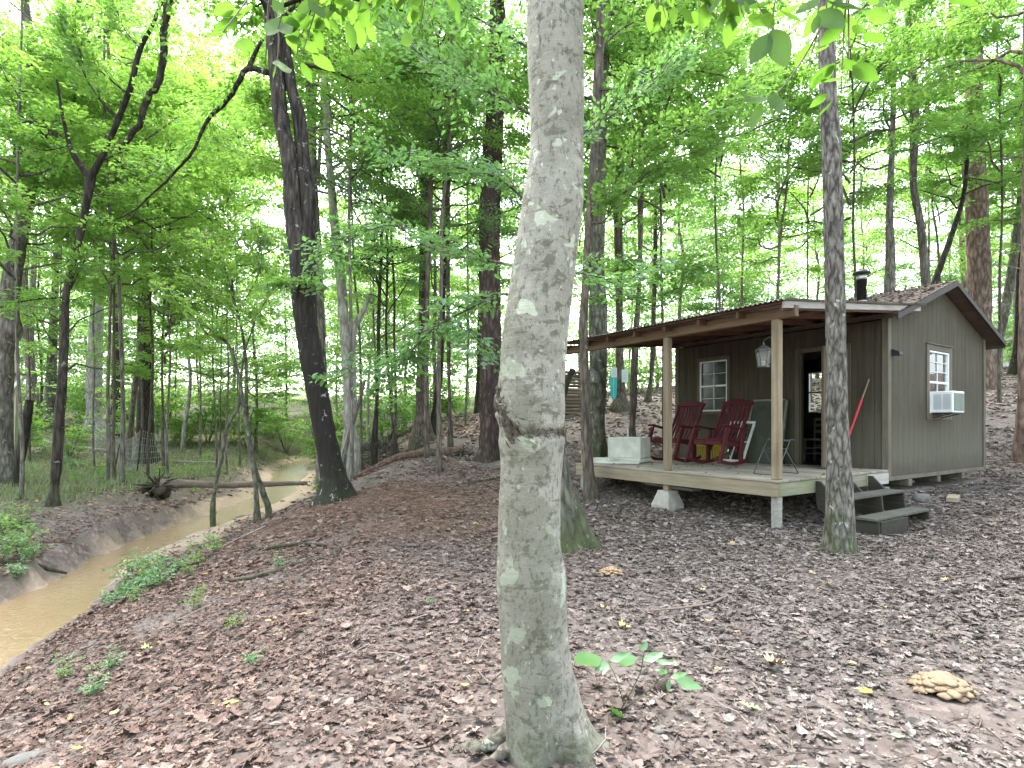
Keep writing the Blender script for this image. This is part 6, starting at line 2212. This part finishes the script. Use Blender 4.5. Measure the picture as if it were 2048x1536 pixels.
# wire fence round the black trunk
o = empty('wire_fence', 'sagging wire fence on dark stakes round the black trunk', 'fence', (P(290, 930, 25)[0], 25, 0))
bs = np.array(o.location)
stakes = [((226, 944), (239, 889), 23.5), ((273, 935), (283, 858), 24.0), ((330, 914), (335, 868), 27), ((323, 890), (325, 846), 31), ((183, 895), (189, 842), 32), ((252, 916), (250, 880), 27)]
tops = []
for j, (b, tp_, Y) in enumerate(stakes):
    A, B = P(*b, Y), P(*tp_, Y)
    A[2] = hz(A[0], A[1]) - .2
    mb = MB()
    mb.bar(A, B, .05, .03, (0, 1, 0))
    mb.box(B + (-.025, -.02, -.12), B + (.025, .02, .004), .004)
    part('stake', mb, M['dark'], o, False, bs)
    tops.append((A + (0, 0, .2), B))
mb = MB()
for (i, j) in ((1, 2), (2, 3), (1, 5), (5, 4), (4, 3)):
    (A0, B0), (A1, B1) = tops[i], tops[j]
    L_ = np.linalg.norm(A1 - A0)
    m = max(3, int(L_ / .2))
    for h in np.linspace(.04, .97, 7):
        q = [A0 + (B0 - A0) * h + ((A1 + (B1 - A1) * h) - (A0 + (B0 - A0) * h)) * s - np.array((0, 0, .08 * np.sin(s * np.pi))) for s in np.linspace(0, 1, 7)]
        mb.tube(q, [.0045] * 7, 3, False)
    for s in np.linspace(0, 1, m):
        a = A0 + (A1 - A0) * s - np.array((0, 0, .08 * np.sin(s * np.pi)))
        b = B0 + (B1 - B0) * s - np.array((0, 0, .08 * np.sin(s * np.pi)))
        mb.tube([a, b], [.0045] * 2, 3, False)
part('wire_mesh', mb, paint('old_wire', (.38, .38, .36), .5, .2, 6, .5, .4), o, False, bs)

# timber platform at the left edge
A = P(28, 880, 19)
g = hz(A[0], A[1])
o = empty('timber_stand', 'pale timber stand with a small platform behind the tree at the left edge', 'timber stand', (A[0], A[1], g))
bs = np.array(o.location)
M['paletimber'] = wood('pale_timber', (.30, .26, .20), (.46, .42, .34), 2)
for j, px in enumerate((26, -20)):
    q = P(px, 880, 19)
    mb = MB()
    mb.bar((q[0], q[1], g - .2), P(px + 8, 716, 19), .12, .12, (0, 1, 0))
    part('post', mb, M['paletimber'], o, False, bs)
mb = MB()
mb.bar(P(-40, 752, 18.9), P(42, 748, 18.9), .5, .06, (0, 0, 1))
part('platform', mb, M['paletimber'], o, False, bs)
mb = MB()
mb.bar(P(12, 795, 18.85), P(44, 752, 18.85), .04, .10, (0, 0, 1))
part('brace', mb, M['white'], o, False, bs)
mb = MB()
mb.bar(P(-30, 726, 19), P(38, 722, 19), .05, .10, (0, 0, 1))
part('rail', mb, M['paletimber'], o, False, bs)

# stack of split logs behind the far end of the porch
r = np.random.default_rng(31)
c0 = P(1146, 775, 21)
yaw = .35
for k in range(13):
    z = hz(c0[0], c0[1]) + .06 + k * .128
    px = 1141 + r.uniform(-4, 4)
    c = np.array((c0[0] + r.uniform(-.08, .08), 21 + r.uniform(-.06, .06), z))
    w = ['bottom', 'top'][k > 6]
    o = empty('stacked_log', 'long split log in the stack seen between the pale beech and the porch', 'log', c, yaw + r.normal(0, .03), 'split logs stacked behind the porch')
    n = 10
    mb = MB()
    rad = r.uniform(.062, .072)
    ang = np.arange(n) / n * 2 * np.pi
    prof = [(rad * np.cos(a) * 1.5, rad * np.sin(a) * .92) for a in ang]
    L_ = r.uniform(1.2, 1.45)
    mb.prism(prof, -L_, L_, 0)
    part('split_log', mb, wood('split_log_%d' % (k % 3), [(.16, .11, .075), (.20, .15, .11), (.12, .085, .06)][k % 3], [(.27, .21, .15), (.31, .25, .19), (.23, .18, .13)][k % 3], 0) if k < 3 else bpy.data.materials['split_log_%d' % (k % 3)], o)
q = [P(1122, 815, 20), P(1132, 770, 20), P(1146, 738, 20)]
log('leaning_log', 'dark log leaning diagonally against the log stack', q, [.13, .12, .11], M['dark'])

# things hung on the broad footed tree
A = P(1227, 772, 20.4)
o = empty('turquoise_board', 'long turquoise pointed board hanging on the broad footed tree', 'board', A, 0)
mb = MB()
pr = [(0, -.52), (.07, -.46), (.115, -.3), (.13, 0), (.125, .35), (.09, .50), (-.09, .50), (-.125, .35), (-.13, 0), (-.115, -.3), (-.07, -.46)]
mb.prism(pr, -.02, .02, 1)
part('board', mb, paint('turquoise_paint', (.04, .36, .33), .4, .12, 3), o)
mb = MB()
mb.prism([(-.012, -.4), (.012, -.4), (.012, .44), (-.012, .44)], -.028, -.021, 1)
part('stringer', mb, paint('pale_turquoise', (.22, .48, .45), .4, .1, 3), o)
for j, (px, py, w, h, lab) in enumerate(((1228, 745, .22, .36, 'faded pale notice sheet pinned above the turquoise board'), (1250, 752, .24, .46, 'faded pale notice sheet pinned right of the turquoise board'))):
    A = P(px, py, 20.35)
    o = empty('notice_sheet', lab, 'sheet', A, .2 * (j - .5))
    mb = MB()
    mb.box((-w / 2, -.006, -h / 2), (w / 2, .006, h / 2), .002)
    part('sheet', mb, paint('faded_sheet', (.50, .56, .56), .6, .06, 3), o)
    mb = MB()
    for q in range(5):
        z = h * .3 - q * h * .14
        mb.box((-w * .36, -.0095, z), (w * (.36 - .1 * (q % 2)), -.007, z + h * .035), .0008)
    part('faded_lines', mb, paint('faded_ink', (.34, .38, .40), .7, .1, 3), o)

# pale far building at the top right
A = P(2012, 735, 46)
g = hz(A[0], A[1])
o = empty('pale_house', 'pale sided house barely seen at the top of the right slope', 'house', (A[0] + 2, A[1] + 3, g), .3)
mb = MB()
for k in range(16):
    mb.box((-4, -3 + .002 * k, -.5 + k * .19), (4, 3, -.5 + (k + 1) * .19 - .015), .01)
part('wall', mb, paint('pale_siding', (.55, .53, .50), .7, .06, 2), o)
mb = MB()
mb.prism([(-3.4, 2.5), (3.4, 2.5), (0, 4.3)], -4.3, 4.3, 0)
part('roof', mb, paint('grey_roof', (.16, .15, .15), .9, .2, 3), o)
for x in (-2, 1.2):
    mb = MB()
    mb.box((x, -3.06, .8), (x + .9, -3.003, 2.0), .01)
    w_ = part('window', mb, M['white'], o)
    mb = MB()
    mb.box((x + .08, -3.07, .88), (x + .82, -3.061, 1.92), .002)
    obj('pane', mb.mesh('pane', M['glass']), w_)

# ------------------------------------------------------------------ small plants and things on the forest floor
M['seedling'] = leafmat('seedling_leaf', (.06, .16, .035), (.10, .215, .055), (.10, .27, .04), (.19, .39, .08), .35, .08)
Y = 2.97
b = P(1232, 1436, Y)
b[2] = hz(b[0], Y)
o = empty('seedling', 'bright green seedling with spread leaves right of the pale beech foot', 'seedling', b)
mb = MB()
stems = [[(1232, 1436), (1262, 1385), (1281, 1345), (1287, 1312), (1289, 1300)], [(1240, 1425), (1280, 1395), (1310, 1368)], [(1248, 1412), (1240, 1380), (1228, 1345), (1215, 1322)], [(1281, 1350), (1300, 1330), (1312, 1322)], [(1310, 1368), (1330, 1345), (1340, 1325)]]
for s in stems:
    q = [P(px, py, Y + .03 * k * (1 if s[0][0] > 1240 else -1)) for k, (px, py) in enumerate(s)]
    q[0][2] = min(q[0][2], b[2] + .01) if s is stems[0] else q[0][2]
    mb.tube(q, np.linspace(.0035, .0016, len(q)), 6)
part('stems', mb, M['mossy'], o, True, b)
LV = [((1198, 1318), (1148, 1326)), ((1222, 1322), (1262, 1308)), ((1222, 1324), (1270, 1318)), ((1216, 1326), (1206, 1350)), ((1212, 1324), (1190, 1342)), ((1288, 1302), (1293, 1282)), ((1288, 1304), (1276, 1288)), ((1285, 1322), (1326, 1308)), ((1312, 1322), (1344, 1328)), ((1336, 1348), (1313, 1340)), ((1340, 1326), (1350, 1318)),
      ((1342, 1356), (1374, 1348)), ((1345, 1358), (1400, 1376)), ((1338, 1360), (1336, 1382)), ((1232, 1434), (1232, 1422)), ((1228, 1440), (1222, 1424))]
rr = np.random.default_rng(3)
ps, ax, nn, ss, tt = [], [], [], [], []
for (p0, p1) in LV:
    A, B = P(*p0, Y + rr.normal(0, .02)), P(*p1, Y + rr.normal(-.03, .04))
    ps.append(A)
    ax.append(B - A)
    ss.append(np.linalg.norm(B - A) * 1.08)
    nn.append((rr.normal(0, .2), -.65, 1))
    tt.append(rr.uniform(.2, 1))
tp = fan_leaf(OVATE, .35, 2)
v, f, a = scatter(tp[0] * (1, .95, 1), tp[1], np.array(ps) - b, frames(np.array(ax), np.array(nn)), np.array(ss), np.array(tt))
obj('leaves', make_mesh('leaves', v, f, M['seedling'], True, {'tint': a}), o)

# weeds on the near bank of the creek and ferny plants on the far one
WEED = {}


def weed_meshes(i):
    if i not in WEED:
        r = np.random.default_rng(1700 + i)
        mb = MB()
        pts, ds, Ls = [], [], []
        for s in range(6):
            a = r.uniform(0, 6.28)
            h = r.uniform(.18, .55)
            top = np.array((np.cos(a) * h * .5, np.sin(a) * h * .5, h))
            mb.tube([(0, 0, -.05), top * .5 + (0, 0, .04), top], [.004, .003, .0015], 3, False)
            for q in range(5):
                t = r.uniform(.35, 1)
                a2 = r.uniform(0, 6.28)
                pts.append(top * t)
                ds.append((np.cos(a2), np.sin(a2), r.uniform(0, .3)))
                Ls.append(r.uniform(.10, .22))
        WEED[i] = (mb.mesh('stems', M['mossy'], True), leaves_mesh('leaves', [spray_leaves(np.array(pts), np.array(ds), np.array(Ls), 7, .060, 1800 + i, .7)], T6, M['seedling'] if i % 2 else M['maple']))
    return WEED[i]


rw = np.random.default_rng(41)


def weeds(spots, label, group):
    for (px, py, Y, s) in spots:
        x = (px - CX) / F * Y
        root = empty('weed', label, 'weed', (x, Y, hz(x, Y)), rw.uniform(0, 6.28), group)
        st, lv = weed_meshes(int(rw.integers(0, 4)))
        obj('stems', st, root, scale=(s, s, s))
        obj('leaves', lv, root, scale=(s, s, s))


weeds([(225, 1200, 7.4, .7), (262, 1205, 7.2, .7), (300, 1185, 7.5, .85), (322, 1195, 7.3, .8), (255, 1160, 8.2, .8), (295, 1140, 8.6, .9), (350, 1150, 8.2, .7), (395, 1150, 8.3, .7), (430, 1120, 9.0, .7), (255, 1110, 9.2, .9), (375, 1180, 7.6, .5), (290, 1090, 9.8, .8), (270, 1235, 6.8, .4)], 'leafy green weed on the near sandy edge of the creek', 'weeds on the near creek bank')
weeds([(20, 1080, 9.8, 1.2), (40, 1100, 9.4, 1.1), (0, 1110, 9.0, 1.2), (10, 1040, 10.8, 1.1), (60, 1120, 9.1, .8), (30, 1150, 8.6, .8), (-20, 1060, 10, 1.2), (45, 1050, 11, 1.0)], 'ferny green weed on top of the cut bank at the left edge', 'weeds on the far creek bank')
weeds([(385, 1240, 5.6, .45), (505, 1365, 3.9, .28), (465, 1290, 4.8, .3), (190, 1400, 4.2, .4), (130, 1370, 4.6, .4), (225, 1355, 4.6, .35), (560, 1180, 6.6, .35), (860, 1225, 4.6, .18)], 'tiny green weed coming up through the leaves on the slope', 'tiny weeds on the near slope')
rw2 = np.random.default_rng(14)
weeds([(rw2.uniform(640, 690), rw2.uniform(900, 960), rw2.uniform(17, 26), rw2.uniform(.9, 1.6)) for _ in range(14)], 'bushy weed along the creek edge behind the leaning oak', 'weeds along the creek behind the leaning oak')
weeds([(rw2.uniform(-20, 420), 0, rw2.uniform(18, 32), rw2.uniform(.7, 1.3)) for _ in range(36)], 'green weed standing in the grass on the left flat', 'weeds in the grass of the left flat')


# mushrooms growing in layered clumps
def mushroom(label, px, py, Y, R, n, seed, c0, c1):
    x = (px - CX) / F * Y
    b = np.array((x, Y, hz(x, Y)))
    o = empty('mushroom_clump', label, 'mushrooms', b)
    r = np.random.default_rng(seed)
    m = paint('mushroom_' + str(seed), c0, .7, .3, 26, .25, dirt=c1)
    for k in range(n):
        u = k / max(n - 1, 1)
        a = k * 2.4
        rr_ = R * (.92 * (1 - u) ** .6)
        cx, cy, cz = np.cos(a) * rr_, np.sin(a) * rr_ * .85, .010 + R * .48 * u ** .8 + r.uniform(0, .006)
        s = R * r.uniform(.20, .34)
        n_ = 18
        mb = MB()
        V = []
        prof = [(0, .30), (.45, .25), (.8, .10), (1.0, -.10), (.96, -.14), (.6, -.06), (.2, -.12), (.12, -.6)]
        ph = np.arange(n_) / n_ * 2 * np.pi
        wav = 1 + .12 * np.sin(ph * 3 + r.uniform(0, 6)) + .06 * np.sin(ph * 5 + r.uniform(0, 6))
        for q, z in prof:
            V.append(np.stack([q * s * np.cos(ph) * wav, q * s * np.sin(ph) * wav, np.full(n_, z * s * .8) + (.05 * s * np.sin(ph * 4) if q > .7 else 0)], 1))
        V = np.concatenate(V)
        tx, ty = np.sin(a) * .25 * (1 - u), -np.cos(a) * .25 * (1 - u)
        out = np.array((np.cos(a), np.sin(a), 0)) * (1 - u) * .3
        V[:, 2] -= V[:, 0] * out[0] + V[:, 1] * out[1]
        mb.add(V + (cx, cy, cz), [grid_faces(len(prof), n_)[:, ::-1]], r.random())
        part('mushroom', mb, m, o, True)


mushroom('large layered clump of tan mushrooms on the right of the forest floor', 1885, 1362, 3.15, .155, 46, 2, (.27, .195, .125), (.15, .092, .052))
mushroom('smaller clump of orange tan mushrooms in the middle of the forest floor', 1222, 1154, 5.45, .12, 26, 3, (.32, .225, .135), (.17, .10, .055))
mushroom('few small yellowish mushrooms among the leaves at the lower left', 462, 1412, 3.3, .055, 7, 4, (.50, .36, .14), (.26, .13, .05))

# pine cone
x = (1322 - CX) / F * 3.2
o = empty('pine_cone', 'small brown pine cone lying beside the green seedling', 'pine cone', (x, 3.2, hz(x, 3.2) + .028), .5)
mb = MB()
for k in range(70):
    u = k / 70
    a = k * 2.4
    R_ = .026 * math.sin(math.pi * (.12 + .8 * u)) ** .7
    c = np.array((-.045 + .09 * u, np.cos(a) * R_, np.sin(a) * R_))
    d = norm(np.array((.5, np.cos(a), np.sin(a))))
    mb.bar(c - d * .006, c + d * .007, .013, .004, (1, 0, 0), .001)
part('scales', mb, paint('cone_brown', (.10, .075, .06), .8, .3, 30), o)
for (px, py, Y, s, sd, lab) in ((1322, 1468, 2.78, (.045, .035, .018), 4, 'flat grey stone near the foot of the pale beech'), (48, 1462, 3.4, (.10, .07, .035), 6, 'pale grey rock at the bottom left corner')):
    x = (px - CX) / F * Y
    o = empty('stone', lab, 'stone', (x, Y, hz(x, Y)), .4)
    mb = MB()
    rock(mb, s, sd, 12)
    part('rock', mb, M['rock'], o, True)

# leaves on the ground that stand out by their colour
FL_ = [(1730, 1390, .115, OAK, (.62, .46, .06), 'bright yellow lobed leaf lying left of the large mushroom clump', .6), (1500, 1420, .12, OAK, (.26, .40, .16), 'pale green lobed leaf lying on the leaves at the bottom', -.5), (1795, 1480, .075, OVATE, (.20, .38, .16), 'green oval leaf lying at the lower right', .1), (1553, 1330, .13, MAPLE, (.50, .36, .18), 'large tan lobed leaf lying in the middle of the right floor', .3),
       (1655, 1170, .12, OAK, (.46, .36, .18), 'yellowish curled leaf lying in front of the hickory', 2.0), (1600, 1175, .09, OVATE, (.50, .44, .20), 'pale yellow leaf left of the hickory foot', 1.0), (1250, 1258, .09, MAPLE, (.50, .38, .14), 'golden leaf lying right of the pale beech', .2), (1210, 1218, .07, MAPLE, (.52, .44, .16), 'small yellow star shaped leaf between seedling and mushrooms', .9),
       (155, 1500, .06, OVATE, (.55, .44, .08), 'yellow oval leaf at the bottom left', .4), (230, 1430, .12, OVATE, (.48, .34, .16), 'long tan leaf standing up at the lower left', 1.9), (295, 1300, .09, MAPLE, (.33, .42, .16), 'pale green leaf on the slope above the weeds', .8), (1680, 1410, .05, OVATE, (.42, .40, .30), 'small pale leaf left of the yellow one', .5),
       (1415, 1245, .08, MAPLE, (.45, .30, .16), 'orange tan leaf near the middle of the floor', 1.4), (1290, 1168, .11, OVATE, (.40, .28, .17), 'curled tan leaf beside the smaller mushrooms', .1), (930, 1375, .05, OVATE, (.50, .44, .10), 'small yellow leaf left of the pale beech', .3), (1810, 1240, .10, OAK, (.30, .22, .18), 'brown lobed leaf near the right edge', 2.4)]
for j, (px, py, s, shape, c, lab, rot) in enumerate(FL_):
    # march the sight line to the ground
    for Y in np.linspace(2.2, 9, 400):
        q = P(px, py, Y)
        if q[2] <= hz(q[0], q[1]) + .03:
            break
    o = empty('fallen_leaf', lab, 'leaf', (q[0], q[1], hz(q[0], q[1]) + .040), rot)
    tv, tf = fan_leaf(shape, .5, j)
    t = NT('fallen_leaf_%d' % j)
    cc = t.mix(t.noise(t.vec(), 50, 4), tuple(x * .75 for x in c), c)
    m = t.principled(cc, .6, spec=.3)
    obj('blade', make_mesh('blade', (tv - (.5, 0, 0)) * s, tf, m, True), o)
    o.rotation_euler = (.12 * (-1) ** j, .15, rot)

# ------------------------------------------------------------------ light, sky, camera
w = bpy.data.worlds.new('World')
SC.world = w
w.use_nodes = True
nt = w.node_tree
bg = nt.nodes['Background']
sky = nt.nodes.new('ShaderNodeTexSky')
sky.sky_type = 'NISHITA'
sky.sun_disc = False
EL, AZ = math.radians(62), math.radians(-15)         # azimuth from +Y, clockwise seen from above
sky.sun_elevation = EL
sky.sun_rotation = AZ
sky.air_density = 1.0
sky.dust_density = 3.0
sky.ozone_density = 1.0
hs = nt.nodes.new('ShaderNodeHueSaturation')            # thin high cloud: a whiter sky
hs.inputs['Saturation'].default_value = .5
nt.links.new(sky.outputs[0], hs.inputs['Color'])
nt.links.new(hs.outputs[0], bg.inputs[0])
bg.inputs[1].default_value = .15
sun = bpy.data.lights.new('sun', 'SUN')
sun.energy = .8
sun.angle = math.radians(40)
sun.color = (1.0, .96, .90)
so = bpy.data.objects.new('sun', sun)
COL.objects.link(so)
d = Vector((math.sin(AZ) * math.cos(EL), math.cos(AZ) * math.cos(EL), math.sin(EL)))
so.rotation_euler = d.to_track_quat('Z', 'Y').to_euler()
cam = bpy.data.cameras.new('camera')
cam.sensor_width = 36
cam.lens = F / 2048 * 36
cam.shift_y = (HY - 768) / 2048
cam.clip_start = .05
cam.clip_end = 2000
co = bpy.data.objects.new('camera', cam)
COL.objects.link(co)
co.location = (0, 0, CZ)
co.rotation_euler = (math.pi / 2, 0, 0)
SC.camera = co
SC.view_settings.view_transform = 'Standard'
SC.view_settings.look = 'None'
SC.view_settings.exposure = 3.35
SC.view_settings.gamma = 1
SC.render.film_transparent = False
SC.cycles.max_bounces = 8
SC.cycles.diffuse_bounces = 4
SC.cycles.transmission_bounces = 6
SC.cycles.transparent_max_bounces = 8
SC.cycles.use_denoising = True
SC.cycles.sample_clamp_indirect = 6
